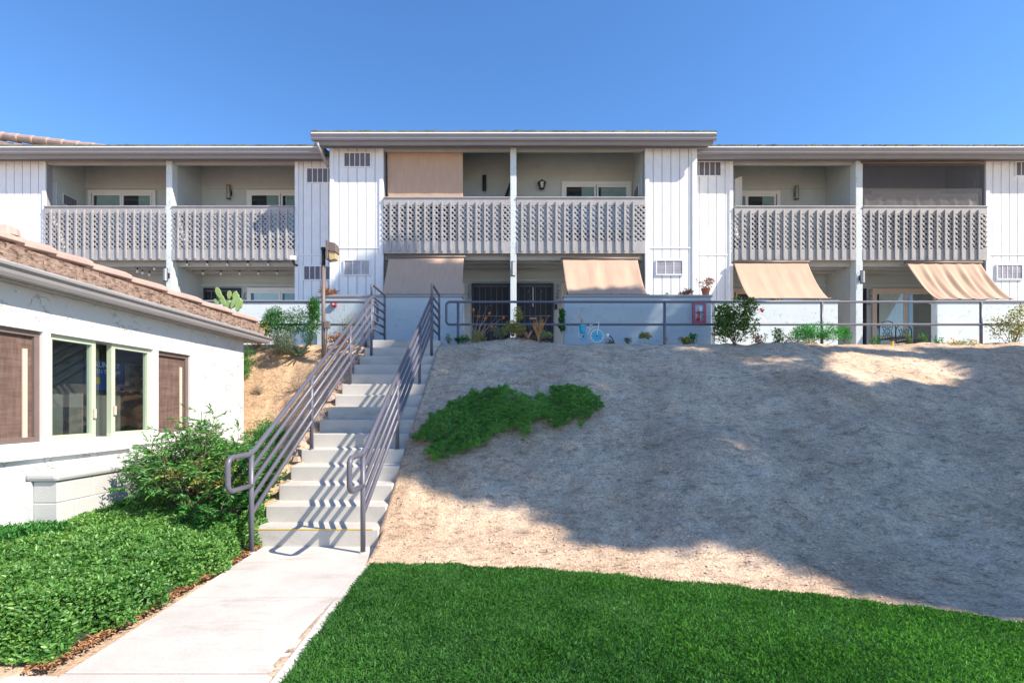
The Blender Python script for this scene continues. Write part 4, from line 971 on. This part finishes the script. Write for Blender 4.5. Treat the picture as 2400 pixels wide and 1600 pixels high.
# nandina by the laundry wall: branching stems with sprays of pointed leaflets
def nandina(name, label, base, tips, seed, L=.05, W=.013, m='nandina', nl=26, spread=.2):
    rg = np.random.default_rng(seed); t = thing(name, label, 'shrub', base); b = MB(); P_ = []; D_ = []
    for tp in tips:
        tp = np.array(tp, float); bb = np.array(base) + rg.normal(0, .06, 3) * np.array([1, 1, 0]); mid = (bb * .45 + tp * .55) + np.array([0, 0, .12])
        b.tube([bb, mid, tp], [.009, .006, .003], 5)
        for s in range(7):
            f = rg.uniform(.25, 1.0); root = mid * (1 - f) + tp * f
            ax = rg.normal(size=3) * np.array([1, 1, .45]) + np.array([0, 0, .25]); ax /= np.linalg.norm(ax); ln = spread * rg.uniform(.6, 1.2)
            b.tube([root, root + ax * ln], [.0025, .001], 3, False)
            for q in range(nl // 2):
                g_ = rg.uniform(.25, 1.05); side = np.cross(ax, [0, 0, 1.0]) * rg.choice([-1, 1]); dd = ax * .8 + side * .8 + rg.normal(0, .25, 3)
                P_.append(root + ax * ln * g_ + dd * .01); D_.append(dd)
    b.build('stem', M['bark'], t); P_ = np.array(P_); leafmesh('foliage', P_, np.array(D_), L * rg.uniform(.7, 1.3, len(P_)), W, M[m], t, seed=seed, fold=.12, droop=.25)
    return t
rr_ = random.Random(3)
tips = []
for i in range(135):
    a = rr_.uniform(0, 6.28); q = math.sqrt(rr_.random()); x = -3.34 + .66 * q * math.cos(a); y = 5.35 + .55 * q * math.sin(a)
    tips.append((x, y, (.5 + (1.0 - q * .55) * rr_.uniform(.15, .95))))
nandina('nandina_shrub', 'tall feathery green shrub in front of the laundry windows', (-3.3, 5.35, .05), tips, 31)
tips = [(-2.95 + rr_.uniform(-.38, .24), 5.6 + rr_.uniform(-.5, .8), rr_.uniform(.3, .98)) for i in range(95)]
nandina('green_shrub', 'bright green shrub crowding the left handrail', (-2.95, 5.5, .1), tips, 32, .032, .02, 'feather', 24, .14)
tips = [(-2.82 + rr_.uniform(-.22, .1), 5.0 + rr_.uniform(-.35, .5), rr_.uniform(.2, .62)) for i in range(55)]
nandina('leafy_shrub', 'low leafy shrub at the foot of the left handrail post', (-2.84, 5.05, .02), tips, 33, .036, .022, 'green', 24, .13)
tips = [(-3.05 + rr_.uniform(-.3, .3), 5.0 + rr_.uniform(-.2, .2), rr_.uniform(.5, .95)) for i in range(16)]
nandina('golden_shrub', 'yellowing shrub between the feathery shrub and the hedge', (-3.05, 5.0, .1), tips, 34, .036, .014, 'olive', 20, .12)

# left bank shrubs
def on(x, y): return (x, y, H(x, y))
def plantat(px, py, Y): X, Y, z = P(px, py, Y); return (X, Y, H(X, Y))
shrub('rosemary_bush', 'dark green bush on the orange bank beside the laundry corner', 'shrub', (-4.05, 8.0, H(-4.05, 8.0) + .22), (.42, .35, .33), 5200, .035, .009, 'green', seed=41)
shrub('rosemary_bush', 'green bush low on the bank against the left handrail', 'shrub', (-3.35, 7.0, H(-3.35, 7.0) + .1), (.3, .5, .3), 3600, .035, .010, 'green', seed=42)
shrub('feathery_bush', 'bright green tuft hanging under the end of the laundry gutter', 'shrub', (-5.05, 9.3, H(-5.05, 9.3) + .1), (.3, .3, .35), 2200, .05, .008, 'feather', seed=43)
shrub('terrace_bush', 'large feathery green bush in front of the sunlit left wall', 'shrub', (PX(668, 9.6), 9.6, 2.93), (.48, .3, .40), 3400, .05, .011, 'green', seed=44, stems=14, nodes=12)
shrub('terrace_bush', 'tall upright green bush left of the lamp post', 'shrub', (PX(728, 9.55), 9.55, 3.05), (.24, .25, .50), 2300, .045, .012, 'green', seed=45, stems=10)
shrub('sage_bush', 'grey green sage mound at the top of the orange bank', 'shrub', (PX(653, 9.35), 9.35, 2.62), (.40, .25, .24), 3600, .035, .008, 'sage', seed=46)
shrub('olive_bush', 'yellow green bush beside the tip of the tiled roof', 'shrub', (PX(607, 9.5), 9.5, 2.78), (.28, .25, .3), 1600, .045, .018, 'olive', seed=47)
shrub('leggy_bush', 'thin leggy bush between the lamp post and the stair head', 'shrub', (PX(815, 9.6), 9.6, 2.85), (.42, .15, .42), 420, .04, .012, 'olive', seed=48, stems=16, hollow=.2)
shrub('low_plant', 'small dark plant on the bank edge behind the left handrail', 'shrub', (PX(790, 9.35), 9.35, 2.66), (.3, .2, .12), 500, .04, .02, 'pinksucc', seed=49)
rosette('agave', 'blue green agave below the sage mound', 'agave', (PX(702, 9.5), 9.5, H(PX(702, 9.5), 9.5) + .03), 34, .30, .035, 'sage', None, 50, (.15, 1.3))
shrub('slope_plant', 'spindly plant standing alone on the orange bank', 'shrub', (PX(627, 8.3), 8.3, H(PX(627, 8.3), 8.3) + .22), (.12, .1, .26), 420, .03, .01, 'olive', seed=51)
twigs('dry_weeds', 'dry straw weeds in the middle of the orange bank', 'weeds', on(PX(700, 8.9), 8.9), 26, .35, .4, 'twig', None, 52, .003)
twigs('dry_weeds', 'dry straw weeds low on the orange bank near the bush', 'weeds', on(PX(660, 8.2), 8.2), 30, .3, .4, 'twig', None, 53, .003)
for i, (x, Y_) in enumerate(((735, 8.4), (610, 9.0), (745, 9.0))):
    twigs('dry_weeds', ['dry straw tuft against the left handrail half way up the bank', 'dry straw tuft just right of the laundry gutter end', 'dry straw tuft at the foot of the lamp post'][i], 'weeds', on(PX(x, Y_), Y_), 34, .26, .3, 'twig', None, 54 + i, .0028)
b = MB(); rg = np.random.default_rng(57)
for i in range(46):
    y = rg.uniform(6.2, 9.7); x = -2.68 - abs(rg.normal(0, .10)); s_ = rg.uniform(.03, .085); z = H(x, y) + s_ * .3
    v = []
    for a_ in range(6): v.append((x + s_ * math.cos(a_ * 1.047) * rg.uniform(.8, 1.2), y + s_ * .8 * math.sin(a_ * 1.047), z - s_ * .4))
    for a_ in range(6): v.append((x + s_ * .7 * math.cos(a_ * 1.047 + .3) * rg.uniform(.7, 1.2), y + s_ * .6 * math.sin(a_ * 1.047 + .3), z + s_ * rg.uniform(.3, .6)))
    b.add(v, [(k_, (k_ + 1) % 6, 6 + (k_ + 1) % 6, 6 + k_) for k_ in range(6)] + [(6, 7, 8, 9, 10, 11)])
tag(b.build('rubble', M['tile']), 'reddish rubble along the left edge of the steps', 'stones', kind='stuff')
# prickly pear
cb = (PX(525, 9.4), 9.4, 2.55); t = thing('prickly_pear', 'pale green prickly pear cactus above the tiled roof', 'cactus', cb)
def pad(c, w, h, ang, yaw=0):
    v = []; n_ = 14
    for s, wf in ((-1, 1), (0, 1.12), (1, 1)):
        for k in range(n_):
            a = 6.283 * k / n_; x = w * wf * math.cos(a) * (1 if math.sin(a) > 0 else .8); z = h * wf * (math.sin(a) + 1)
            xr = x * math.cos(ang) + z * math.sin(ang); zr = -x * math.sin(ang) + z * math.cos(ang); v.append((c[0] + xr * math.cos(yaw), c[1] + s * .02 + xr * math.sin(yaw), c[2] + zr))
    f = [(i*n_+k, i*n_+(k+1)%n_, (i+1)*n_+(k+1)%n_, (i+1)*n_+k) for i in range(2) for k in range(n_)] + [tuple(range(n_)), tuple(range(2*n_, 3*n_))[::-1]]
    MB().add(v, f).build('pad', M['cactus'], t, smooth=False, bevel=.006)
pz = lambda y: PZ(y, 9.4)
for x, y, w, h, a in ((534, 738, .06, .14, .1), (528, 715, .055, .13, -.5), (520, 700, .05, .11, -.35), (545, 722, .055, .14, .45), (549, 706, .05, .1, .1), (536, 700, .04, .08, .0), (557, 730, .05, .13, .2), (515, 712, .04, .06, -.8), (562, 722, .035, .09, .1)):
    pad((PX(x, 9.4), 9.4 + .03 * math.sin(x), pz(y)), w * .75, h * .92, a, .2)

# creeping juniper on the bare bank
poly = [(943,1022),(960,1000),(990,985),(1000,968),(1045,935),(1075,915),(1120,905),(1160,912),(1195,930),(1215,938),(1240,928),(1262,932),(1275,915),(1310,905),(1345,912),(1360,930),(1385,950),(1370,962),(1350,962),(1335,985),(1318,968),(1290,978),(1265,985),(1240,992),(1215,1000),(1225,1022),(1205,1030),(1185,1010),(1150,1010),(1125,1028),(1085,1048),(1035,1068),(985,1075),(990,1060),(1000,1045),(975,1035)]
poly = [(a * 1.0204, c * 1.0204) for a, c in poly]
W_ = np.array([hit(a, c)[:2] for a, c in poly])
def inpoly(x, y, W_):
    ins = np.zeros(len(x), bool); j = len(W_) - 1
    for i in range(len(W_)):
        xi, yi = W_[i]; xj, yj = W_[j]
        c = ((yi > y) != (yj > y)) & (x < (xj - xi) * (y - yi) / (yj - yi + 1e-12) + xi); ins ^= c; j = i
    return ins
rg = np.random.default_rng(61)
jx = rg.uniform(W_[:, 0].min(), W_[:, 0].max(), 9000); jy = rg.uniform(W_[:, 1].min() - .1, W_[:, 1].max(), 9000)
k = inpoly(jx + fbm(jx*7, jy*7, 3, 91)*.3, jy + fbm(jx*7, jy*7, 3, 92)*.35, W_) & (fbm(jx*4, jy*4, 3, 95) > -.36); jx, jy = jx[k], jy[k]
jz = height(jx, jy); nt_ = len(jx); bl_ = .03 + .08 * np.clip(.5 + 1.3 * fbm(jx * 3, jy * 3, 3, 77), 0, 1) + .04 * rg.random(nt_)
per = 16; a = rg.uniform(0, 6.283, (nt_, per)); el = rg.uniform(.1, 1.3, (nt_, per))
d = np.stack([np.cos(a) * np.cos(el), np.sin(a) * np.cos(el) - .2, np.sin(el)], -1).reshape(-1, 3)
pp = np.repeat(np.stack([jx, jy - .02, jz + bl_], 1), per, 0) + d * .008
jt = thing('creeping_juniper', 'dark green creeping groundcover shrub sprawling on the bare bank', 'shrub', hit(1200, 990))
leafmesh('foliage', pp, d, .034 * rg.uniform(.7, 1.3, len(pp)), .007, M['juniper'], jt, seed=62, tone=np.repeat(np.clip((.55 + 6 * (bl_ - .08)) + .2 * rg.normal(size=nt_), 0, 1), per), fold=.1)
b = MB()
for i in range(70):
    q = W_[rg.integers(0, len(W_))]; aa = rg.uniform(0, 6.28); l = rg.uniform(.12, .35); x, y = q[0] * .97 + W_[:,0].mean()*.03, q[1]; x2, y2 = x + l * math.cos(aa), y - abs(l * math.sin(aa))
    b.tube([(x, y, H(x, y) + .04), ((x + x2)/2, (y + y2)/2, H((x + x2)/2, (y + y2)/2) + .03), (x2, y2, H(x2, y2) + .012)], [.004, .003, .0015], 4)
b.build('bare_runner', M['twig'], jt)['kind'] = 'stuff'

def blossoms(t, c, r, k, size, m, seed):
    rg = np.random.default_rng(seed)
    for i in range(k):
        q = np.array(c) + rg.uniform(-1, 1, 3) * np.array(r); q[1] = c[1] - abs(r[1]); a = np.linspace(0, 6.283, 6)[:-1] + rg.random()
        leafmesh('flower', np.tile(q, (5, 1)), np.stack([np.cos(a), -.5 + 0 * a, np.sin(a) + .2], 1), size, size * .8, M[m], t, seed=i, fold=.05, droop=-.1)
# ------------------------------------------------------------------ crest plants (survey column, depth)
def cz(x, Y=9.55): X = PX(x, Y); return (X, Y, H(X, Y))
def cshrub(name, label, x, y0, y1, w, n, L, W, m, seed, Y=9.55, **kw):   # survey x centre, y span, pixel width
    r = (w / 2 * Y / F * 1.05, min(.3, w / 2 * Y / F), (y1 - y0) / 2 * Y / F * 1.1); c = (PX(x, Y), Y, PZ((y0 + y1) / 2, Y))
    return shrub(name, label, 'plant', c, r, n, L, W, m, seed=seed, **kw)
cshrub('weed', 'small green weed beside the right stair handrail', 1052, 782, 805, 20, 160, .03, .012, 'succ', 71)
cshrub('ground_cover', 'low bright green plant by the first railing post', 1082, 788, 802, 40, 700, .03, .012, 'green', 72)
# poppies
t = thing('poppy_plant', 'straggly plant with orange poppies in front of door 125', 'flower', cz(1118)); b = MB(); c0 = Vector(cz(1115))
fl_ = [(1110, 726), (1102, 731), (1148, 735), (1122, 742), (1138, 747), (1180, 745), (1152, 766), (1092, 722), (1070, 750)]
for i, (x, y) in enumerate(fl_):
    tip = Vector(P(x, y, 9.5)); b.tube([c0 + Vector((.02 * (i - 4), 0, 0)), (c0 + tip) / 2 + Vector((-.03, 0, .05)), tip], [.004, .003, .002], 4)
    if i < 7:
        a = np.linspace(0, 6.283, 7)[:-1]; d = np.stack([np.cos(a), -.5 + 0 * a, np.sin(a) + .3], 1)
        leafmesh('flower', np.tile(tip, (6, 1)), d, .036, .034, M['orange'], t, seed=i, fold=.05, droop=-.1)
for x, y in ((1143, 715), (1127, 718), (1168, 727), (1172, 741)): b.tube([c0, Vector(P(x - 8, y + 20, 9.5)), Vector(P(x, y, 9.5))], [.003, .002, .0015], 4)
for i in range(22): b.tube([c0 + Vector((random.uniform(-.08, .08), 0, 0)), c0 + Vector((random.uniform(-.1, .2), random.uniform(-.05, .05), random.uniform(.15, .38)))], [.005, .002], 4)
b.build('stem', M['twig'], t)
pts, d = blob_points(c0 + Vector((.02, 0, .08)), (.15, .1, .14), 300, np.random.default_rng(5)); leafmesh('foliage', pts, d + [0, 0, .6], .07, .006, M['olive'], t)
cshrub('variegated_shrub', 'rounded yellow green shrub in front of the middle column', 1204, 726, 785, 52, 1100, .035, .016, 'olive', 73, up=.5)
cshrub('succulent_clump', 'grey green succulent mound below the poppies', 1174, 768, 792, 36, 800, .028, .012, 'sage', 74)
cshrub('succulent_clump', 'yellow green succulent mound under the rounded shrub', 1201, 764, 788, 26, 500, .028, .014, 'succ', 75)
cshrub('succulent_clump', 'small dark red and green succulent right of the mounds', 1216, 762, 788, 24, 400, .026, .012, 'pinksucc', 76)
cshrub('succulent_clump', 'green succulent mound at the foot of door 126', 1280, 773, 792, 30, 600, .028, .013, 'succ', 77)
twigs('twiggy_plant', 'orange stemmed twiggy plant in front of door 126', 'plant', cz(1262), 26, .52, .26, 'otwig', None, 78, .006, 1)
rosette('cut_agave', 'pale cut back agave stump beside the orange twigs', 'agave', cz(1238), 14, .17, .03, 'pinksucc', None, 79, (.4, 1.4))
shrub('climbing_plant', 'dark leafy vine on the edge of the wall right of door 126', 'plant', (PX(1317, 10.25), 10.25, 3.2), (.055, .05, .32), 260, .06, .045, 'green', seed=80, stems=3)
twigs('reed_stakes', 'thin reed stems rising from the blue bicycle pot', 'plant', P(1364, 766, 9.55), 9, .3, .08, 'otwig', None, 81, .003, 0)
rosette('aeonium', 'tall aeonium rosette on a thick stalk in front of the blue wall', 'succulent', cz(1512), 80, .12, .035, 'succ', None, 82, (-.2, 1.2), .14)
twigs('dry_stalks', 'bunch of pale dry stalks at the foot of the second railing post', 'plant', cz(1562), 12, .2, .14, 'twig', None, 83, .006, 0)
cshrub('succulent_clump', 'pale yellow succulent ball right of the second railing post', 1603, 788, 808, 30, 420, .03, .02, 'olive', 84)
cshrub('weed', 'green weed below the fire extinguisher cabinet', 1626, 782, 806, 22, 220, .04, .018, 'green', 85)
cshrub('weed', 'small green weed left of the aeonium', 1470, 790, 806, 22, 200, .03, .014, 'sage', 86)
cshrub('weed', 'low weed under the metal cat ornament', 1432, 796, 810, 34, 300, .03, .012, 'sage', 87)
# hibiscus
t = cshrub('hibiscus_bush', 'dense dark green hibiscus bush with one red flower', 1722, 698, 806, 108, 3000, .05, .03, 'hibis', 88, nodes=14, stems=14)
fp = Vector(P(1785, 727, 9.5)); a = np.linspace(0, 6.283, 6)[:-1]; leafmesh('flower', np.tile(fp, (5, 1)), np.stack([np.cos(a), -.4 + 0*a, np.sin(a)], 1), .055, .05, M['redpetal'], t, fold=.05, droop=-.1)
MB().tube([Vector(P(1760, 745, 9.5)), fp], [.004, .002], 4).build('flower_stem', M['bark'], t)
cshrub('jade_plant', 'sparse reddish jade plant right of the hibiscus bush', 1780, 783, 814, 36, 260, .035, .02, 'pinksucc', 89)
t = cshrub('kalanchoe', 'upright kalanchoe with small pink flowers', 1828, 768, 816, 40, 600, .035, .018, 'green', 90, stems=10)
blossoms(t, P(1832, 784, 9.5), (.17, .1, .12), 11, .018, 'pinkpetal', 6)
cshrub('feathery_bush', 'wide bright green feathery bush behind the third railing post', 1912, 757, 812, 130, 4200, .035, .011, 'feather', 91, nodes=14, Y=9.65)
cshrub('feathery_bush', 'small bright green tuft right of the third railing post', 1978, 765, 800, 40, 900, .035, .011, 'feather', 92, Y=10.2)
t = cshrub('flowering_plant', 'low plant with coral flowers below the feathery bush', 1880, 795, 815, 60, 300, .03, .012, 'succ', 93)
blossoms(t, P(1880, 803, 9.5), (.27, .1, .05), 8, .02, 'pinkpetal', 7)
for i, (x, w, y0) in enumerate(((2055, 26, 785), (2131, 16, 775), (2167, 20, 780), (2196, 20, 785))):
    cshrub('leafy_seedling', ['small seedling plant left of the iron chairs', 'slender seedling right of the iron chairs', 'slender seedling in front of the dark sliding door', 'small seedling at the corner of the right wall'][i], x, y0, 814, w, 170, .035, .014, 'green', 94 + i, Y=9.6)
t = cshrub('flowering_plant', 'sprawling plant with orange flowers below the right wall', 2250, 795, 815, 90, 420, .035, .013, 'olive', 99)
blossoms(t, P(2243, 799, 9.5), (.32, .1, .05), 6, .026, 'orange', 8)
cshrub('yellow_shrub', 'open yellow leaved shrub against the white wall at far right', 2372, 712, 812, 76, 900, .045, .022, 'olive', 100, nodes=12, stems=16, hollow=.3)
# garden light
gx_, gy_, gz_ = cz(2091, 9.5); t = thing('garden_light', 'small yellow garden light standing on the crest of the bank', 'garden light', (gx_, gy_, gz_))
MB().lathe((gx_, gy_, gz_), [(.024, 0), (.024, .13)], 12).build('body', M['yellow'], t, smooth=False); MB().lathe((gx_, gy_, gz_ + .13), [(.03, 0), (.03, .03), (.015, .045)], 12).build('cap', M['black'], t)
# iron chairs
def iron_chair(px, Y, label, yaw=0):
    X = PX(px, Y); t = thing('iron_chair', label, 'chair', (X, Y, FL), 'wrought iron chairs on the patio'); z = FL
    b = MB(); w = .2
    pts = [(X - w, Y, z + .42)] + [(X - w * math.cos(k * math.pi / 10), Y, z + .72 + .16 * math.sin(k * math.pi / 10)) for k in range(11)] + [(X + w, Y, z + .42)]
    b.tube(pts, .011, 6)
    for k in range(-2, 3): b.tube([(X + k * .065, Y, z + .45), (X + k * .04, Y - .01, z + .62), (X + k * .07, Y, z + .78)], .006, 5)
    for s in (-1, 1):
        for q in range(2): b.tube(arc((X + s * .07, Y, z + .56 + .14 * q), .05, 0, 5.6, 12, (s, 0, 0), (0, 0, 1)), .006, 5)
    b.build('backrest', M['black'], t)
    MB().box(X - .21, X + .21, Y - .42, Y, z + .41, z + .435).build('seat', M['black'], t, bevel=.005)
    for sx in (-1, 1):
        for yy in (-.4, -.02): MB().tube([(X + sx * .2, Y + yy, z), (X + sx * .2, Y + yy, z + .41)], .011, 6).build('leg', M['black'], t)
iron_chair(2080, 12.4, 'black wrought iron chair in front of the light curtain'); iron_chair(2118, 12.9, 'wrought iron chair in front of the tan door post')
# bicycle planter
X0, Y0_, Z0 = cz(1396, 9.5); t = thing('bicycle_planter', 'white wire bicycle planter with turquoise wheels and pot', 'planter', (X0, Y0_, Z0))
def wheel(c, r, n_, inner):
    MB().tube(arc(c, r, 0, 2 * math.pi, 28, (1, 0, 0), (0, 0, 1)), .006, 6).build('wheel_rim', M['wwire'] if r > .1 else M['blue'], t)
    a = np.linspace(0, 6.283, n_ + 1)[:-1]; d = np.stack([np.cos(a), 0 * a, np.sin(a)], 1)
    leafmesh('wheel_petals', np.tile(np.array(c), (n_, 1)) + d * .012, d, r * inner, r * .42, M['bluepetal'], t, fold=.02, droop=0, wide=.6, up=np.tile([0, -1.0, 0], (n_, 1)))
    MB().tube([(c[0], c[1] - .015, c[2]), (c[0], c[1] + .015, c[2])], .016, 10).build('hub', M['black'], t)
M['bluepetal'] = leafmat('blue_petal', (.02, .30, .5), (.03, .4, .62), .4, .05)
wc = P(1399, 787, 9.5); wheel(wc, .118, 10, .85); wc2 = P(1367, 788, 9.5); wheel(wc2, .068, 8, .9)
B_ = lambda x, y: P(x, y, 9.5)
b = MB(); b.tube([wc, B_(1404, 757), B_(1402, 754), B_(1397, 756)], .006, 6); b.tube([B_(1357, 790), B_(1357, 764), B_(1383, 768), B_(1385, 760)], .005, 6)
b.tube([B_(1379, 783), B_(1382, 773), B_(1390, 766), B_(1402, 764)], .006, 6); b.tube([B_(1357, 790), wc2], .005, 5); b.tube([B_(1382, 761), B_(1390, 760)], .006, 6)
b.build('wire_frame', M['wwire'], t)
pc = P(1365, 779, 9.5); MB().lathe(pc, [(.052, 0), (.066, .12), (.073, .12), (.073, .145), (.062, .145), (.058, .1)], 16).build('pot', M['blue'], t, smooth=False)
# cat ornament
cx, cy_, cz_ = cz(1428, 9.5); t = thing('cat_ornament', 'small black metal cat ornament with a curled tail', 'ornament', (cx, cy_, cz_)); c_ = lambda x, y: P(x, y, 9.5)
b = MB(); b.tube([c_(1424, 787), c_(1429, 787), c_(1434, 791), c_(1438, 798), c_(1437, 803)], [.008, .01, .009, .007, .006], 6); b.tube([c_(1425, 790), c_(1424, 782)], .004, 5); b.build('body', M['black'], t)
MB().lathe(c_(1424, 790), [(.01, 0), (.03, .02), (.032, .045), (.012, .065)], 8).build('head', M['wwire'], t)
# pots and plants on the walls
zc = PZ(691, 10.4)
px0 = PX(1654, 10.48); t = thing('potted_succulent', 'succulent in a terracotta pot at the right end of the wall', 'potted plant', (px0, 10.48, zc))
MB().lathe((px0, 10.48, zc), [(.06, 0), (.085, .12), (.095, .12), (.095, .15), (.08, .15)], 16).build('pot', M['terra'], t)
pts, d = blob_points((px0 + .01, 10.48, zc + .27), (.19, .14, .11), 420, np.random.default_rng(9)); leafmesh('foliage', pts, d, .03, .018, M['pinksucc'], t)
shrub('wall_succulent', 'orange brown succulents sitting on the cap left of the terracotta pot', 'plant', (PX(1608, 10.48), 10.48, zc + .05), (.17, .08, .09), 260, .045, .02, 'pinksucc', seed=110, stems=3)
rosette('wall_succulent', 'pink finger-like succulent on the wall end behind the lamp post', 'plant', (PX(769, 10.48), 10.48, zc), 60, .24, .025, 'pinksucc', None, 111, (.05, 1.4))
rosette('wall_succulent', 'tiny cream succulent on the cap beside the sun shade', 'plant', (PX(1562, 10.48), 10.48, zc + .02), 12, .05, .02, 'olive', None, 112)

# ------------------------------------------------------------------ gravel, twigs
rg = np.random.default_rng(120); b = MB()
ico = [(0,0,1),(.89,0,.45),(.28,.85,.45),(-.72,.53,.45),(-.72,-.53,.45),(.28,-.85,.45),(.0,0,-.4)]
icf = [(0,1,2),(0,2,3),(0,3,4),(0,4,5),(0,5,1),(6,2,1),(6,3,2),(6,4,3),(6,5,4),(6,1,5)]
ic = np.array(ico)
for i in range(11000):
    u = rg.random(); x = rg.uniform(-1.25, 8.5); y = rg.uniform(3.2, 9.4) if rg.random() < .35 else rg.uniform(3.2, 6.4)
    if rg.random() < .1: x = rg.uniform(-4.3, -2.75); y = rg.uniform(6, 9.5)
    if x > -2 and y < lawn_y(x) + .01: continue
    if abs(x) > 1.02 * y + .8: continue
    s = .006 + .012 * rg.random() ** 3 + (.02 * rg.random() if rg.random() < .015 else 0)
    a = rg.uniform(0, 6.28); c, s_ = math.cos(a), math.sin(a); q = ic * np.array([s, s * rg.uniform(.5, 1), s * rg.uniform(.4, .8)])
    q = np.stack([q[:, 0] * c - q[:, 1] * s_, q[:, 0] * s_ + q[:, 1] * c, q[:, 2]], 1) + np.array([x, y, H(x, y) + s * .2]); b.add(q, icf)
tag(b.build('gravel', M['stone']), 'small stones scattered over the dirt bank', 'gravel', kind='stuff')
b = MB()
for i in range(900):
    x = rg.uniform(-1.1, 8.5); y = rg.uniform(3.3, 9.3)
    if rg.random() < .3: x = rg.uniform(-4.2, -2.8); y = rg.uniform(6.8, 9.4)
    if x > -2 and y < lawn_y(x) + .05: continue
    l = rg.uniform(.05, .28) if rg.random() < .3 else rg.uniform(.03, .1); a = rg.uniform(-.6, .6) + (math.pi if rg.random() < .5 else 0); x2, y2 = x + l * math.cos(a), y + l * math.sin(a) * .6
    xm, ym2 = (x + x2) / 2 + rg.normal(0, .01), (y + y2) / 2 + rg.normal(0, .01)
    b.tube([(x, y, H(x, y) + .006), (xm, ym2, H(xm, ym2) + .012), (x2, y2, H(x2, y2) + .006)], .0022 + .002 * rg.random(), 4)
tag(b.build('twig_litter', M['twig']), 'dry twigs and roots scattered over the dirt bank', 'twigs', kind='stuff')

# ------------------------------------------------------------------ unseen trees right of the view, crowns shaped to cast the shade
def shade_tree(name, label, poly, holes, nleaf, trunk, seed, thick=1.6, soft=.10, fz=7.5):
    rg = np.random.default_rng(seed); W2 = np.array(poly, float); t = thing(name, label, 'tree', trunk)
    lo, hi = W2.min(0), W2.max(0); U = rg.uniform(lo[0], hi[0], nleaf * 4); Vv = rg.uniform(lo[1], hi[1], nleaf * 4)
    k = inpoly(U, Vv, W2); U, Vv = U[k], Vv[k]
    for hp_, dens in holes:
        k = inpoly(U, Vv, np.array(hp_)) & (rg.random(len(U)) > dens); U, Vv = U[~k], Vv[~k]
    k = (fbm(U * 2.2, Vv * 2.2, 3, seed) > -.42 - .2 * rg.random(len(U))); U, Vv = U[k], Vv[k]
    U, Vv = U[:nleaf], Vv[:nleaf]; n = len(U); U = U + rg.normal(0, soft, n) * rg.random(n); Vv = Vv + rg.normal(0, soft, n) * rg.random(n)
    zr = (1.017 * Vv + .75 - U) / (.97 + 1.017 * .47); zt2 = (.8076 * Vv + 1.4 + .6) / (1 + .8076 * .47)
    z = np.minimum(zr, zt2); z = np.maximum(z, 2.6) + 6.0 + thick * rg.random(n) + 1.2 * np.clip(fbm(U * .7, Vv * .7, 2, 5) + .3, 0, 1)
    pos = np.stack([U + .97 * z, Vv - .47 * z, z], 1)
    leafmesh('crown', pos, rg.normal(size=(n, 3)), .17 * rg.uniform(.7, 1.2, n), .095, M['treeleaf'], t, seed=seed)
    b = MB(); top = np.array([pos[:, 0].mean(), pos[:, 1].mean(), pos[:, 2].mean()]); tr = np.array(trunk, float); fork = tr + (0, 0, fz)
    b.tube([tr, tr + (.1, 0, 3.5), fork], [.30, .24, .18], 12)
    def seen(p): return abs(p[0]) < 1.05 * p[1] + .2 and p[2] - 1.4 < .83 * p[1] + .2
    got = 0
    for i in range(900):
        q = pos[rg.integers(0, n)]; m1 = fork * .5 + q * .5 + np.array([.6, -.4, .3])
        if any(seen(fork * (1 - f) + m1 * f) or seen(m1 * (1 - f) + q * f * .97 + m1 * .03 * f) for f in (0, .25, .5, .75, .95)): continue
        b.tube([fork, m1, q], [.09, .06, .02], 7); got += 1
        if got >= 20: break
    b.build('trunk', M['bark'], t)
hillp = [(-1.84,6.12),(-1.09,5.79),(-.29,5.54),(0,5.4),(.19,5.12),(.48,4.83),(1.17,4.66),(1.8,4.6),(2.45,4.1),(2.7,3.7),(3.3,3.4),(4.2,3.05),(9,2.6),(10,10.1),
 (5,10.15),(3,10.2),(1.9,10.6),(-.5,10.9),(-4.5,11.2),(-5.3,11.1),(-4.9,10.8),(-4.5,10.45),(-5.0,10.2),(-4.8,9.6),(-4.5,8.95),(-3.6,8.85),(-3.1,8.7),(-2.9,8.3),(-3.2,8.0),(-3.9,7.85),(-3.75,7.35),(-2.9,7.2),(-2.25,6.7)]
hh = [([(2.85,8.75),(3.2,9.95),(3.91,10.25),(4.85,10.2),(5.15,9.4),(5.35,8.75),(4.95,8.2),(4.03,8.4),(3.5,8.05)], .0),
 ([(1.6,9.7),(2.8,9.75),(2.85,8.8),(1.9,8.7)], .2), ([(1.25,6.6),(2.3,6.6),(2.2,6.0),(1.4,6.05)], .3), ([(.4,10.9),(1.3,10.9),(1.3,9.8),(.5,10.0)], .05), ([(-.9,8.4),(-.1,8.5),(0,8.1),(-.8,8.0)], .35)]
shade_tree('shade_tree', 'large leafy tree out of view on the right, crown shaped to shade the bare bank', hillp, hh, 75000, (13.4, 1.6, -.05), 131)
wallp = [(-5.9,11.5),(-6.5,12.1),(-7.3,12.9),(-8.3,13.8),(-8.45,14.1),(-8.1,14.35),(-7.4,14.3),(-6.6,14.0),(-5.0,13.95),(-4.7,13.2),(-3.5,12.7),(-2.6,12.9),(-1.8,13.0),(-1.2,13.1),(-.9,12.7),(.2,12.2),(.9,12.2),(1.4,12.2),(1.5,11.2),(1.9,10.4),(-.5,10.5),(-4.3,10.7),(-5.3,11.0)]
wh = [([(-.7,11.5),(.1,11.5),(.3,12.3),(-.45,12.2)], .1), ([(.4,11.2),(.9,11.2),(.8,10.7),(.4,10.7)], .4)]
shade_tree('shade_tree', 'taller leafy tree out of view on the right, crown shaped to shade the middle patio walls', wallp, wh, 24000, (16.5, 4.0, -.05), 132, fz=13.5)
